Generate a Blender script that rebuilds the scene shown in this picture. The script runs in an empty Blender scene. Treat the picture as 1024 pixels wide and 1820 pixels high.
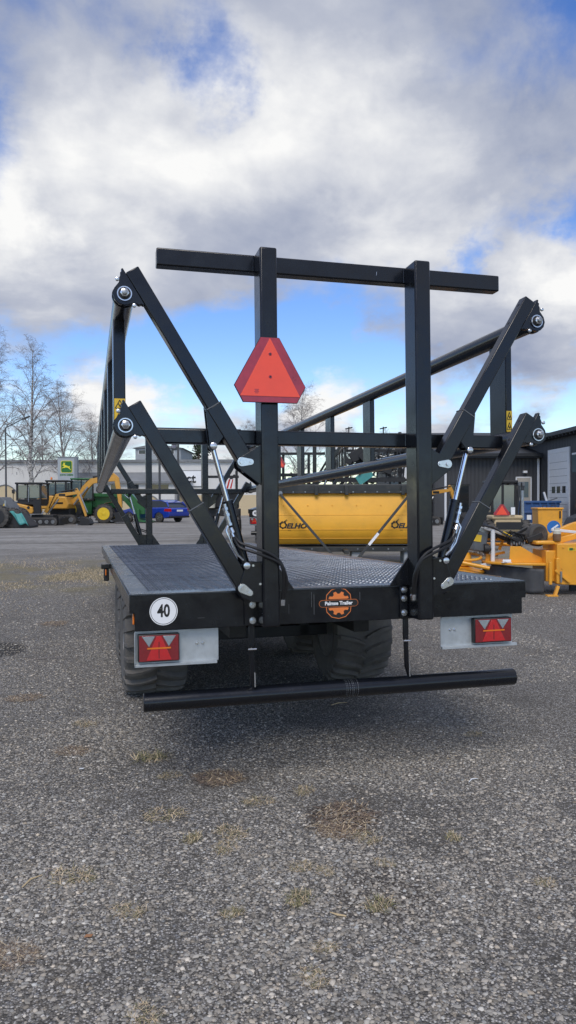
import bpy, bmesh, math, random
from mathutils import Vector, Matrix, Euler
random.seed(7)
R = math.radians
scene = bpy.context.scene
COL = scene.collection
PI = math.pi

# ------------------------------------------------------------------ camera
cam_data = bpy.data.cameras.new('camera')
cam = bpy.data.objects.new('camera', cam_data)
COL.objects.link(cam)
_fw = Vector((0.2590, 0.9658, -0.0178)).normalized()
_up0 = Vector((0.0070, 0.0172, 0.9998))
_rt = _fw.cross(_up0).normalized()
_up = _rt.cross(_fw).normalized()
cam.matrix_world = Matrix(((_rt.x, _up.x, -_fw.x, -1.472),
                           (_rt.y, _up.y, -_fw.y, -4.216),
                           (_rt.z, _up.z, -_fw.z, 1.697),
                           (0, 0, 0, 1)))
cam_data.sensor_fit = 'VERTICAL'
cam_data.sensor_height = 36.0
cam_data.lens = 1329.4 / 1820.0 * 36.0
cam_data.clip_start = 0.05
cam_data.clip_end = 3000
scene.camera = cam

# ------------------------------------------------------------------ view
vs = scene.view_settings
vs.view_transform = 'Standard'
vs.look = 'None'
vs.exposure = 0.5
vs.gamma = 1.0
vs.use_curve_mapping = False

# ------------------------------------------------------------------ world sky with broken cloud
SUN_AZ, SUN_EL = R(-158), R(52)
world = bpy.data.worlds.new('World')
scene.world = world
world.use_nodes = True
wn = world.node_tree.nodes
wl = world.node_tree.links
wn.clear()

def W(t, **kw):
    n = wn.new(t)
    for k, v in kw.items():
        setattr(n, k, v)
    return n

def wmath(op, a, b=None, c=None, clamp=False):
    n = W('ShaderNodeMath', operation=op)
    n.use_clamp = clamp
    for i, x in enumerate((a, b, c)):
        if x is None:
            continue
        if isinstance(x, (int, float)):
            n.inputs[i].default_value = x
        else:
            wl.new(x, n.inputs[i])
    return n.outputs[0]

sky = W('ShaderNodeTexSky', sky_type='NISHITA')
sky.sun_disc = False
sky.sun_elevation = SUN_EL
sky.sun_rotation = SUN_AZ
sky.altitude = 100
sky.air_density = 1.0
sky.dust_density = 0.35
sky.ozone_density = 2.2
hsv = W('ShaderNodeHueSaturation')
hsv.inputs['Hue'].default_value = 0.514
hsv.inputs['Saturation'].default_value = 1.26
hsv.inputs['Value'].default_value = 1.32
wl.new(sky.outputs[0], hsv.inputs['Color'])
tc = W('ShaderNodeTexCoord')
sep = W('ShaderNodeSeparateXYZ')
wl.new(tc.outputs['Generated'], sep.inputs[0])
zc = wmath('ADD', wmath('MAXIMUM', sep.outputs[2], 0.0), 0.20)
comb = W('ShaderNodeCombineXYZ')
wl.new(wmath('DIVIDE', sep.outputs[0], zc), comb.inputs[0])
wl.new(wmath('DIVIDE', sep.outputs[1], zc), comb.inputs[1])

def wnoise(scale, detail, rough, off=0.0, vec=None, dist=0.0):
    m = W('ShaderNodeMapping')
    m.inputs['Location'].default_value = (off, off * 0.7, off * 1.3)
    wl.new(vec or comb.outputs[0], m.inputs[0])
    n = W('ShaderNodeTexNoise')
    n.inputs['Scale'].default_value = scale
    n.inputs['Detail'].default_value = detail
    n.inputs['Roughness'].default_value = rough
    n.inputs['Distortion'].default_value = dist
    wl.new(m.outputs[0], n.inputs['Vector'])
    return n.outputs['Fac']

# direction bent by turbulence, so that gaps and banks get ragged outlines
wt = W('ShaderNodeTexNoise')
wt.inputs['Scale'].default_value = 7.0
wt.inputs['Detail'].default_value = 6.0
wt.inputs['Roughness'].default_value = 0.62
wl.new(tc.outputs['Generated'], wt.inputs['Vector'])
wv = W('ShaderNodeVectorMath', operation='SUBTRACT')
wl.new(wt.outputs['Color'], wv.inputs[0])
wv.inputs[1].default_value = (0.5, 0.5, 0.5)
wsc = W('ShaderNodeVectorMath', operation='MULTIPLY')
wl.new(wv.outputs[0], wsc.inputs[0])
wsc.inputs[1].default_value = (0.24, 0.16, 0.10)
wdir = W('ShaderNodeVectorMath', operation='ADD')
wl.new(tc.outputs['Generated'], wdir.inputs[0])
wl.new(wsc.outputs[0], wdir.inputs[1])

def wblob(c, r, amp):
    d = W('ShaderNodeVectorMath', operation='DISTANCE')
    wl.new(wdir.outputs[0], d.inputs[0])
    d.inputs[1].default_value = c
    mr = W('ShaderNodeMapRange', interpolation_type='SMOOTHSTEP')
    mr.inputs['From Min'].default_value = 0.0
    mr.inputs['From Max'].default_value = r
    mr.inputs['To Min'].default_value = amp
    mr.inputs['To Max'].default_value = 0.0
    wl.new(d.outputs['Value'], mr.inputs['Value'])
    return mr.outputs[0]

def wramp(x, a, b, c, d, interp='SMOOTHSTEP'):
    mr = W('ShaderNodeMapRange', interpolation_type=interp)
    for k, v in zip(('From Min', 'From Max', 'To Min', 'To Max'), (a, b, c, d)):
        mr.inputs[k].default_value = v
    wl.new(x, mr.inputs['Value'])
    return mr.outputs[0]

n_big = wnoise(1.15, 9.0, 0.60, 3.1, dist=0.25)
n_fine = wnoise(3.6, 8.0, 0.55, 9.3, dist=0.35)
n_puff = wnoise(8.0, 7.0, 0.52, 5.7, vec=tc.outputs['Generated'], dist=0.3)
dens = wmath('ADD', wmath('MULTIPLY', n_big, 0.8), wmath('MULTIPLY', n_fine, 0.30))
dens = wmath('ADD', dens, wmath('MULTIPLY', wmath('SUBTRACT', n_puff, 0.5), 0.30))
dens = wmath('ADD', dens, wramp(sep.outputs[2], 0.19, 0.34, 0.0, 0.11))
for c, r, a in (((0.125, 0.864, 0.488), 0.09, -0.23), ((0.19, 0.855, 0.48), 0.07, -0.14), ((0.28, 0.85, 0.455), 0.06, -0.10), ((0.52, 0.69, 0.52), 0.09, -0.12), ((-0.12, 0.89, 0.44), 0.05, -0.08),
                ((0.38, 0.79, 0.49), 0.06, -0.04),
                ((0.31, 0.92, 0.245), 0.13, -0.20), ((0.103, 0.975, 0.178), 0.13, -0.22),
                ((0.23, 0.955, 0.185), 0.14, -0.20), ((0.39, 0.90, 0.185), 0.08, -0.06),
                ((0.465, 0.838, 0.285), 0.06, -0.20), ((0.56, 0.78, 0.31), 0.07, -0.14),
                ((0.56, 0.82, 0.09), 0.12, -0.06), ((0.06, 0.90, 0.41), 0.30, 0.16),
                ((0.30, 0.87, 0.39), 0.28, 0.16), ((0.45, 0.81, 0.38), 0.22, 0.12), ((0.3, 0.78, 0.55), 0.40, 0.06),
                ((-0.02, 0.96, 0.275), 0.18, 0.22), ((0.12, 0.95, 0.28), 0.12, 0.12), ((0.05, 0.99, 0.112), 0.10, 0.30), ((0.16, 0.98, 0.105), 0.09, 0.26),
                ((0.32, 0.938, 0.125), 0.09, 0.24), ((0.25, 0.96, 0.10), 0.08, 0.20), ((0.37, 0.915, 0.222), 0.07, 0.18),
                ((0.47, 0.86, 0.205), 0.11, 0.30), ((0.55, 0.80, 0.225), 0.13, 0.30),
                ((0.54, 0.83, 0.14), 0.09, 0.22), ((0.43, 0.895, 0.10), 0.08, 0.22), ((0.0, 1.0, 0.13), 0.06, 0.08)):
    dens = wmath('ADD', dens, wblob(c, r, a))
cover = wramp(dens, 0.50, 0.74, 0.0, 1.0)
# sunlit and shaded parts of the cloud
n_sh = wnoise(1.5, 8.0, 0.52, 21.0, dist=0.3)
shade = wmath('ADD', wmath('MULTIPLY', n_sh, 1.0), wmath('MULTIPLY', n_fine, 0.40))
shade = wmath('ADD', shade, wmath('MULTIPLY', wmath('SUBTRACT', n_puff, 0.5), 0.35))
for c, r, a in (((0.08, 0.90, 0.415), 0.20, 0.22), ((0.27, 0.87, 0.415), 0.22, 0.32), ((0.42, 0.81, 0.40), 0.20, 0.28),
                ((-0.10, 0.936, 0.341), 0.10, 0.30), ((0.20, 0.93, 0.315), 0.14, -0.12), ((0.06, 0.99, 0.135), 0.11, 0.30),
                ((0.17, 0.98, 0.125), 0.09, 0.24), ((0.32, 0.938, 0.145), 0.11, 0.28), ((0.43, 0.87, 0.235), 0.10, 0.10), ((0.58, 0.78, 0.25), 0.13, 0.32),
                ((0.02, 0.97, 0.25), 0.15, -0.03), ((0.33, 0.78, 0.53), 0.22, -0.10), ((0.0, 0.85, 0.53), 0.22, -0.08), ((0.55, 0.72, 0.44), 0.14, -0.06),
                ((0.43, 0.895, 0.11), 0.08, 0.25)):
    shade = wmath('ADD', shade, wblob(c, r, a))
ccol = W('ShaderNodeValToRGB')
cr = ccol.color_ramp
cr.elements[0].position = 0.50
cr.elements[0].color = (0.255, 0.30, 0.43, 1)
cr.elements[1].position = 1.0
cr.elements[1].color = (0.83, 0.84, 0.85, 1)
e = cr.elements.new(0.73)
e.color = (0.43, 0.465, 0.56, 1)
wl.new(shade, ccol.inputs[0])
cmul = W('ShaderNodeMix', data_type='RGBA', blend_type='MULTIPLY')
cmul.inputs['Factor'].default_value = 1.0
wl.new(ccol.outputs[0], cmul.inputs['A'])
cmul.inputs['B'].default_value = (8.2, 8.1, 7.95, 1)
mix = W('ShaderNodeMix', data_type='RGBA')
wl.new(cover, mix.inputs['Factor'])
wl.new(hsv.outputs[0], mix.inputs['A'])
wl.new(cmul.outputs['Result'], mix.inputs['B'])
bg = W('ShaderNodeBackground')
bg.inputs['Strength'].default_value = 0.10
wl.new(mix.outputs['Result'], bg.inputs['Color'])
wo = W('ShaderNodeOutputWorld')
wl.new(bg.outputs[0], wo.inputs['Surface'])

# ------------------------------------------------------------------ veiled sun
sd = bpy.data.lights.new('sun', 'SUN')
sd.energy = 1.5
sd.angle = R(28)
sd.color = (1.0, 0.94, 0.86)
sun = bpy.data.objects.new('sun', sd)
COL.objects.link(sun)
sdir = Vector((math.sin(SUN_AZ) * math.cos(SUN_EL), math.cos(SUN_AZ) * math.cos(SUN_EL), math.sin(SUN_EL)))
sun.rotation_euler = sdir.to_track_quat('Z', 'Y').to_euler()
sun.location = sdir * 60

# ------------------------------------------------------------------ materials
MATS = {}

def mat(name, col, rough=0.5, metal=0.0, var=0.12, vscale=6.0, bump=0.0, bscale=60.0, spec=0.5, coat=0.0,
        dirt=None, dirt_amt=0.0, dirt_scale=3.0, emit=None, trans=0.0, alpha=1.0, rvar=0.12):
    m = bpy.data.materials.new(name)
    m.use_nodes = True
    nt = m.node_tree
    b = nt.nodes['Principled BSDF']
    b.inputs['Roughness'].default_value = rough
    b.inputs['Metallic'].default_value = metal
    b.inputs['Specular IOR Level'].default_value = spec
    b.inputs['Coat Weight'].default_value = coat
    b.inputs['Coat Roughness'].default_value = 0.08
    b.inputs['Transmission Weight'].default_value = trans
    tcn = nt.nodes.new('ShaderNodeTexCoord')
    nz = nt.nodes.new('ShaderNodeTexNoise')
    nz.inputs['Scale'].default_value = vscale
    nz.inputs['Detail'].default_value = 6
    nz.inputs['Roughness'].default_value = 0.65
    nt.links.new(tcn.outputs['Object'], nz.inputs['Vector'])
    mx = nt.nodes.new('ShaderNodeMix')
    mx.data_type = 'RGBA'
    mx.inputs['A'].default_value = (*[c * (1 - var) for c in col], 1)
    mx.inputs['B'].default_value = (*[min(1, c * (1 + var)) for c in col], 1)
    mr = nt.nodes.new('ShaderNodeMapRange')
    mr.inputs['From Min'].default_value = 0.3
    mr.inputs['From Max'].default_value = 0.7
    nt.links.new(nz.outputs['Fac'], mr.inputs['Value'])
    nt.links.new(mr.outputs[0], mx.inputs['Factor'])
    out = mx.outputs['Result']
    if dirt:
        nd = nt.nodes.new('ShaderNodeTexNoise')
        nd.inputs['Scale'].default_value = dirt_scale
        nd.inputs['Detail'].default_value = 9
        nd.inputs['Roughness'].default_value = 0.7
        nt.links.new(tcn.outputs['Object'], nd.inputs['Vector'])
        md = nt.nodes.new('ShaderNodeMapRange')
        md.inputs['From Min'].default_value = 0.50
        md.inputs['From Max'].default_value = 0.78
        md.inputs['To Max'].default_value = dirt_amt
        nt.links.new(nd.outputs['Fac'], md.inputs['Value'])
        m2 = nt.nodes.new('ShaderNodeMix')
        m2.data_type = 'RGBA'
        nt.links.new(md.outputs[0], m2.inputs['Factor'])
        nt.links.new(out, m2.inputs['A'])
        m2.inputs['B'].default_value = (*dirt, 1)
        out = m2.outputs['Result']
    nt.links.new(out, b.inputs['Base Color'])
    rr = nt.nodes.new('ShaderNodeMapRange')
    rr.inputs['From Min'].default_value = 0.3
    rr.inputs['From Max'].default_value = 0.7
    rr.inputs['To Min'].default_value = max(0.02, rough * (1 - rvar))
    rr.inputs['To Max'].default_value = min(1, rough * (1 + rvar))
    nt.links.new(nz.outputs['Fac'], rr.inputs['Value'])
    nt.links.new(rr.outputs[0], b.inputs['Roughness'])
    if bump > 0:
        nb = nt.nodes.new('ShaderNodeTexNoise')
        nb.inputs['Scale'].default_value = bscale
        nb.inputs['Detail'].default_value = 5
        nt.links.new(tcn.outputs['Object'], nb.inputs['Vector'])
        bp = nt.nodes.new('ShaderNodeBump')
        bp.inputs['Strength'].default_value = bump
        bp.inputs['Distance'].default_value = 0.01
        nt.links.new(nb.outputs['Fac'], bp.inputs['Height'])
        nt.links.new(bp.outputs[0], b.inputs['Normal'])
    if emit:
        b.inputs['Emission Color'].default_value = (*emit, 1)
        b.inputs['Emission Strength'].default_value = 1.0
    MATS[name] = m
    return m

DUST = (0.16, 0.14, 0.12)
mat('black_paint', (0.0050, 0.0062, 0.0092), 0.22, dirt=(0.10, 0.09, 0.08), dirt_amt=0.02, dirt_scale=3.5, vscale=9, rvar=0.4)
mat('roller_paint', (0.012, 0.014, 0.017), 0.22, rvar=0.15)
mat('deck_steel', (0.085, 0.097, 0.118), 0.27, metal=0.85, var=0.25, vscale=2.5, dirt=(0.12, 0.115, 0.11), dirt_amt=0.3, dirt_scale=1.6, rvar=0.3)
mat('tread_steel', (0.15, 0.165, 0.19), 0.28, metal=0.8, var=0.3, vscale=3.0, dirt=(0.13, 0.122, 0.112), dirt_amt=0.35, dirt_scale=1.4)
mat('chassis_black', (0.010, 0.011, 0.013), 0.55, dirt=DUST, dirt_amt=0.25)
mat('zinc', (0.66, 0.68, 0.70), 0.24, metal=0.95, var=0.15, vscale=40)
mat('galvanised', (0.50, 0.53, 0.55), 0.42, metal=0.55, var=0.14, vscale=18, dirt=(0.35, 0.35, 0.34), dirt_amt=0.5, dirt_scale=9)
mat('chrome', (0.75, 0.76, 0.78), 0.10, metal=1.0, var=0.03)
mat('rubber', (0.058, 0.054, 0.050), 0.72, bump=0.25, bscale=90, dirt=(0.19, 0.17, 0.15), dirt_amt=0.75, dirt_scale=5)
mat('dusty_rubber_shade_lift', (0.12, 0.112, 0.102), 0.8, bump=0.3, bscale=90, var=0.25, dirt=(0.22, 0.195, 0.17), dirt_amt=0.7, dirt_scale=4)  # dusty tyre rubber, its colour lightened to offset the shade under the trailer
mat('hose_rubber', (0.012, 0.012, 0.013), 0.42)
mat('sign_orange', (0.93, 0.085, 0.038), 0.40, var=0.05, coat=0.3)
mat('sign_red', (0.36, 0.024, 0.040), 0.30, var=0.25, vscale=8, coat=0.5)
mat('lens_red', (0.50, 0.012, 0.015), 0.16, var=0.1, vscale=60, bump=0.2, bscale=300, coat=0.8)
mat('lens_dark_red', (0.20, 0.008, 0.012), 0.16, var=0.1, vscale=60, bump=0.2, bscale=300, coat=0.8)
mat('lens_amber', (0.75, 0.19, 0.015), 0.2, coat=0.6)
mat('lens_clear', (0.42, 0.44, 0.45), 0.15, metal=0.7, bump=0.3, bscale=200, coat=0.8)
mat('sticker_white', (0.82, 0.83, 0.84), 0.35, var=0.03)
mat('sticker_black', (0.012, 0.012, 0.012), 0.4, var=0.05)
mat('sticker_yellow', (0.80, 0.52, 0.03), 0.4, var=0.06)
mat('scrap_orange', (0.35, 0.17, 0.08), 0.7)
mat('sticker_orange', (0.80, 0.22, 0.05), 0.4, var=0.06)
mat('machine_yellow', (0.80, 0.36, 0.025), 0.38, var=0.07, vscale=3, dirt=(0.32, 0.20, 0.08), dirt_amt=0.35, dirt_scale=4, coat=0.2)
mat('drum_yellow', (0.86, 0.43, 0.035), 0.40, var=0.06, vscale=2, dirt=(0.42, 0.24, 0.05), dirt_amt=0.3, dirt_scale=2.5)
mat('digger_orange', (0.62, 0.31, 0.045), 0.42, var=0.08, vscale=3, dirt=(0.25, 0.17, 0.09), dirt_amt=0.4)
mat('green_paint', (0.018, 0.115, 0.030), 0.40, var=0.1, coat=0.2)
mat('rim_yellow', (0.80, 0.56, 0.03), 0.45)
mat('teal_sheet', (0.07, 0.30, 0.29), 0.55, var=0.15)
mat('grey_paint', (0.11, 0.12, 0.13), 0.5, var=0.15, dirt=DUST, dirt_amt=0.4)
mat('dark_grey_frame', (0.034, 0.037, 0.036), 0.5, var=0.12, dirt=DUST, dirt_amt=0.3)
mat('skirt_fabric', (0.060, 0.062, 0.066), 0.6, var=0.2, bump=0.3, bscale=14)
mat('car_blue', (0.012, 0.045, 0.36), 0.25, var=0.05, coat=0.8)
mat('car_white', (0.65, 0.67, 0.69), 0.3, var=0.05, coat=0.6)
mat('glass_dark', (0.018, 0.022, 0.026), 0.06, var=0.05, spec=0.8)
mat('glass_cab', (0.10, 0.14, 0.15), 0.08, var=0.1, spec=0.8, coat=0.5)
mat('black_plastic', (0.016, 0.016, 0.017), 0.55)
mat('bare_steel', (0.35, 0.36, 0.37), 0.35, metal=0.8, var=0.2, vscale=12)
mat('wall_white', (0.66, 0.65, 0.62), 0.85, var=0.06, vscale=0.4, dirt=(0.45, 0.43, 0.39), dirt_amt=0.4, dirt_scale=0.7)
mat('wall_beige', (0.58, 0.47, 0.30), 0.85, var=0.05, vscale=0.6)
mat('roof_grey', (0.20, 0.21, 0.22), 0.7, var=0.15, vscale=0.8)
mat('wall_grey', (0.33, 0.36, 0.38), 0.8, var=0.08, vscale=0.5)
mat('roof_dark', (0.022, 0.024, 0.027), 0.5, var=0.2, vscale=0.6)
mat('door_grey', (0.70, 0.70, 0.69), 0.55, var=0.05)
mat('door_tan', (0.40, 0.37, 0.32), 0.55, var=0.05)
mat('trim_white', (0.70, 0.71, 0.72), 0.5, var=0.04)
mat('pylon_grey', (0.36, 0.39, 0.41), 0.45, var=0.05)
mat('pylon_dark', (0.20, 0.22, 0.24), 0.45, var=0.05)
mat('logo_green', (0.015, 0.14, 0.025), 0.4)
mat('logo_yellow', (0.80, 0.68, 0.04), 0.4)
mat('pole_steel', (0.06, 0.062, 0.065), 0.5)
mat('skip_blue', (0.035, 0.10, 0.26), 0.5, var=0.12, dirt=(0.16, 0.12, 0.09), dirt_amt=0.35, dirt_scale=2)
mat('sign_blue', (0.02, 0.16, 0.48), 0.35)
mat('tan_paint', (0.55, 0.42, 0.24), 0.5, var=0.1)
mat('bark_twig', (0.24, 0.21, 0.20), 0.85, var=0.25, vscale=2)
mat('bark_dark', (0.09, 0.065, 0.045), 0.9, var=0.25, vscale=3)
mat('needles', (0.040, 0.060, 0.030), 0.8, var=0.4, vscale=1.5)
mat('dry_grass', (0.60, 0.47, 0.30), 0.8, var=0.35, vscale=30)
mat('green_grass', (0.20, 0.19, 0.09), 0.8, var=0.35, vscale=30)
mat('dead_brown', (0.22, 0.16, 0.12), 0.9, var=0.4, vscale=30)
mat('tank_plastic', (0.60, 0.57, 0.48), 0.4, var=0.05)
mat('oil_amber', (0.16, 0.08, 0.03), 0.3)
mat('tape_tan', (0.42, 0.26, 0.14), 0.5)

def birch_bark():
    m = bpy.data.materials.new('birch_bark')
    m.use_nodes = True
    nt = m.node_tree
    b = nt.nodes['Principled BSDF']
    b.inputs['Roughness'].default_value = 0.8
    t = nt.nodes.new('ShaderNodeTexCoord')
    mp = nt.nodes.new('ShaderNodeMapping')
    mp.inputs['Scale'].default_value = (3, 3, 9)
    n = nt.nodes.new('ShaderNodeTexNoise')
    n.inputs['Scale'].default_value = 1.6
    n.inputs['Detail'].default_value = 5
    cr = nt.nodes.new('ShaderNodeValToRGB')
    cr.color_ramp.elements[0].position = 0.40
    cr.color_ramp.elements[0].color = (0.06, 0.055, 0.05, 1)
    cr.color_ramp.elements[1].position = 0.56
    cr.color_ramp.elements[1].color = (0.52, 0.50, 0.47, 1)
    nt.links.new(t.outputs['Object'], mp.inputs[0])
    nt.links.new(mp.outputs[0], n.inputs['Vector'])
    nt.links.new(n.outputs['Fac'], cr.inputs[0])
    nt.links.new(cr.outputs[0], b.inputs['Base Color'])
    MATS['birch_bark'] = m
birch_bark()

def clad_mat(name, col, pitch, axis=0):
    m = mat(name, col, 0.55, var=0.08, vscale=0.7)
    nt = m.node_tree
    b = nt.nodes['Principled BSDF']
    t = nt.nodes.new('ShaderNodeTexCoord')
    w = nt.nodes.new('ShaderNodeTexWave')
    w.wave_type = 'BANDS'
    w.bands_direction = 'XYZ'[axis]
    w.wave_profile = 'TRI'
    w.inputs['Scale'].default_value = PI / 10 / pitch * 1.0
    nt.links.new(t.outputs['Object'], w.inputs['Vector'])
    bp = nt.nodes.new('ShaderNodeBump')
    bp.inputs['Strength'].default_value = 0.6
    bp.inputs['Distance'].default_value = 0.02
    nt.links.new(w.outputs['Fac'], bp.inputs['Height'])
    nt.links.new(bp.outputs[0], b.inputs['Normal'])
    return m
clad_mat('cladding_charcoal', (0.044, 0.045, 0.048), 0.25, 0)
clad_mat('cladding_charcoal_side', (0.038, 0.039, 0.042), 0.25, 1)
clad_mat('roof_sheet', (0.026, 0.028, 0.031), 0.3, 0)

# ------------------------------------------------------------------ mesh builder
class MB:
    def __init__(s, fmap=None):
        s.v = []
        s.f = []
        s.fmap = fmap

    def _add(s, vs, fs):
        o = len(s.v)
        s.v += [tuple(p) for p in vs]
        s.f += [tuple(i + o for i in f) for f in fs]
        return s

    def box(s, x0, x1, y0, y1, z0, z1):
        vs = [(x, y, z) for z in (z0, z1) for y in (y0, y1) for x in (x0, x1)]
        return s._add(vs, [(0, 2, 3, 1), (4, 5, 7, 6), (0, 1, 5, 4), (2, 6, 7, 3), (0, 4, 6, 2), (1, 3, 7, 5)])

    def obox(s, c, size, rot=(0, 0, 0)):
        m = Euler(rot).to_matrix()
        vs = []
        for z in (-.5, .5):
            for y in (-.5, .5):
                for x in (-.5, .5):
                    vs.append(Vector(c) + m @ Vector((x * size[0], y * size[1], z * size[2])))
        return s._add(vs, [(0, 2, 3, 1), (4, 5, 7, 6), (0, 1, 5, 4), (2, 6, 7, 3), (0, 4, 6, 2), (1, 3, 7, 5)])

    def bar(s, a, b, w, h, side=(0, 1, 0)):
        """rectangular bar from a to b; h measured along 'side', w across"""
        a, b = Vector(a), Vector(b)
        d = (b - a).normalized()
        sd_ = Vector(side)
        sd_ = (sd_ - d * sd_.dot(d)).normalized()
        u = d.cross(sd_)
        vs = []
        for p in (a, b):
            for i, j in ((-1, -1), (1, -1), (1, 1), (-1, 1)):
                vs.append(p + u * (w / 2 * i) + sd_ * (h / 2 * j))
        return s._add(vs, [(0, 1, 2, 3), (7, 6, 5, 4), (0, 4, 5, 1), (1, 5, 6, 2), (2, 6, 7, 3), (3, 7, 4, 0)])

    def tube(s, pts, r, n=10, cap=True):
        pts = [Vector(p) for p in pts]
        rs = r if isinstance(r, (list, tuple)) else [r] * len(pts)
        prev = None
        vs, fs = [], []
        for i, p in enumerate(pts):
            if i == 0:
                d = pts[1] - p
            elif i == len(pts) - 1:
                d = p - pts[i - 1]
            else:
                d = (pts[i + 1] - p).normalized() + (p - pts[i - 1]).normalized()
            d.normalize()
            if prev is None:
                u = d.orthogonal().normalized()
            else:
                u = (prev - d * prev.dot(d))
                u = u.normalized() if u.length > 1e-6 else d.orthogonal().normalized()
            prev = u
            w = d.cross(u)
            for k in range(n):
                a = 2 * PI * k / n
                vs.append(p + (u * math.cos(a) + w * math.sin(a)) * rs[i])
        for i in range(len(pts) - 1):
            for k in range(n):
                k2 = (k + 1) % n
                fs.append((i * n + k, i * n + k2, (i + 1) * n + k2, (i + 1) * n + k))
        if cap:
            fs.append(tuple(range(n - 1, -1, -1)))
            o = (len(pts) - 1) * n
            fs.append(tuple(o + k for k in range(n)))
        return s._add(vs, fs)

    def lathe(s, prof, c=(0, 0, 0), axis='X', n=32, closed=False):
        """prof: list of (along, radius)"""
        vs, fs = [], []
        for (a, r) in prof:
            for k in range(n):
                t = 2 * PI * k / n
                p, q = r * math.cos(t), r * math.sin(t)
                v = {'X': (a, p, q), 'Y': (p, a, q), 'Z': (p, q, a)}[axis]
                vs.append((v[0] + c[0], v[1] + c[1], v[2] + c[2]))
        m = len(prof)
        for i in range(m if closed else m - 1):
            j = (i + 1) % m
            for k in range(n):
                k2 = (k + 1) % n
                fs.append((i * n + k, i * n + k2, j * n + k2, j * n + k))
        if not closed:
            fs.append(tuple(range(n - 1, -1, -1)))
            fs.append(tuple((m - 1) * n + k for k in range(n)))
        return s._add(vs, fs)

    def prism(s, poly, a0, a1, plane='XZ'):
        """poly: 2-D outline; extruded from a0 to a1 along the missing axis"""
        def P(u, v, a):
            return {'XZ': (u, a, v), 'YZ': (a, u, v), 'XY': (u, v, a)}[plane]
        n = len(poly)
        vs = [P(u, v, a0) for u, v in poly] + [P(u, v, a1) for u, v in poly]
        fs = [tuple(range(n)), tuple(range(2 * n - 1, n - 1, -1))]
        for i in range(n):
            j = (i + 1) % n
            fs.append((i, j, n + j, n + i))
        return s._add(vs, fs)

    def sheet(s, rows):
        """grid of points rows x cols as open sheet"""
        m, n = len(rows), len(rows[0])
        vs = [p for r in rows for p in r]
        fs = [(i * n + j, i * n + j + 1, (i + 1) * n + j + 1, (i + 1) * n + j) for i in range(m - 1) for j in range(n - 1)]
        return s._add(vs, fs)

    def mesh(s, name, m=None, smooth=True, angle=35, fix=True):
        me = bpy.data.meshes.new(name)
        v = [s.fmap(p) for p in s.v] if s.fmap else s.v
        me.from_pydata(v, [], s.f)
        if fix:
            bm = bmesh.new()
            bm.from_mesh(me)
            bmesh.ops.recalc_face_normals(bm, faces=bm.faces)
            bm.to_mesh(me)
            bm.free()
        if smooth:
            me.polygons.foreach_set('use_smooth', [True] * len(me.polygons))
            me.set_sharp_from_angle(angle=R(angle))
        if m:
            me.materials.append(MATS[m])
        return me

    def build(s, name, m, parent=None, bevel=0.0, smooth=True, angle=35, seg=2, fix=True):
        me = s.mesh(name, m, smooth, angle, fix)
        o = bpy.data.objects.new(name, me)
        COL.objects.link(o)
        o.parent = parent
        if bevel:
            b = o.modifiers.new('bevel', 'BEVEL')
            b.width = bevel
            b.segments = seg
            b.limit_method = 'ANGLE'
            b.angle_limit = R(40)
        return o

def link(name, me, parent=None, loc=(0, 0, 0), rot=None):
    o = bpy.data.objects.new(name, me)
    COL.objects.link(o)
    o.parent = parent
    o.location = loc
    if rot:
        o.rotation_euler = rot
    return o

def tag(o, label, cat, group=None):
    o['label'] = label
    o['category'] = cat
    if group:
        o['group'] = group
    return o

def thing(name, label, cat, loc=(0, 0, 0), rotz=0.0, group=None):
    o = bpy.data.objects.new(name, None)
    COL.objects.link(o)
    o.empty_display_size = 0.2
    o.location = loc
    o.rotation_euler = (0, 0, rotz)
    return tag(o, label, cat, group)

KIDS = {}
def copy_tree(o, parent=None):
    c = o.copy()
    COL.objects.link(c)
    c.parent = parent
    for ch in list(o.children):
        copy_tree(ch, c)
    return c

def text(body, size, m, parent, matrix, name='lettering', bold=0.0, shear=0.0, depth=0.001, xscale=1.0):
    cu = bpy.data.curves.new(name, 'FONT')
    cu.body = body
    cu.size = size
    cu.offset = bold
    cu.shear = shear
    cu.extrude = depth
    cu.align_x = 'CENTER'
    cu.align_y = 'CENTER'
    cu.resolution_u = 3
    ob = bpy.data.objects.new('tmp', cu)
    me = bpy.data.meshes.new_from_object(ob)
    bpy.data.objects.remove(ob)
    me.transform(matrix @ Matrix.Diagonal((xscale, 1, 1, 1)))
    me.name = name
    me.materials.clear()
    me.materials.append(MATS[m])
    o = bpy.data.objects.new(name, me)
    COL.objects.link(o)
    o.parent = parent
    return o

def face_south(x, y, z):
    """text plane standing up, read from -Y"""
    return Matrix.Translation((x, y, z)) @ Matrix.Rotation(PI / 2, 4, 'X')

def disc_poly(cx, cz, r, n=40):
    return [(cx + r * math.cos(2 * PI * k / n), cz + r * math.sin(2 * PI * k / n)) for k in range(n)]

def ss(a, b, x):
    x = min(1, max(0, (x - a) / (b - a)))
    return x * x * (3 - 2 * x)

def terr(x, y):
    d = y + 4.3
    return 0.36 * ss(6, 24, d) - 0.21 * ss(26, 60, d)

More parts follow.
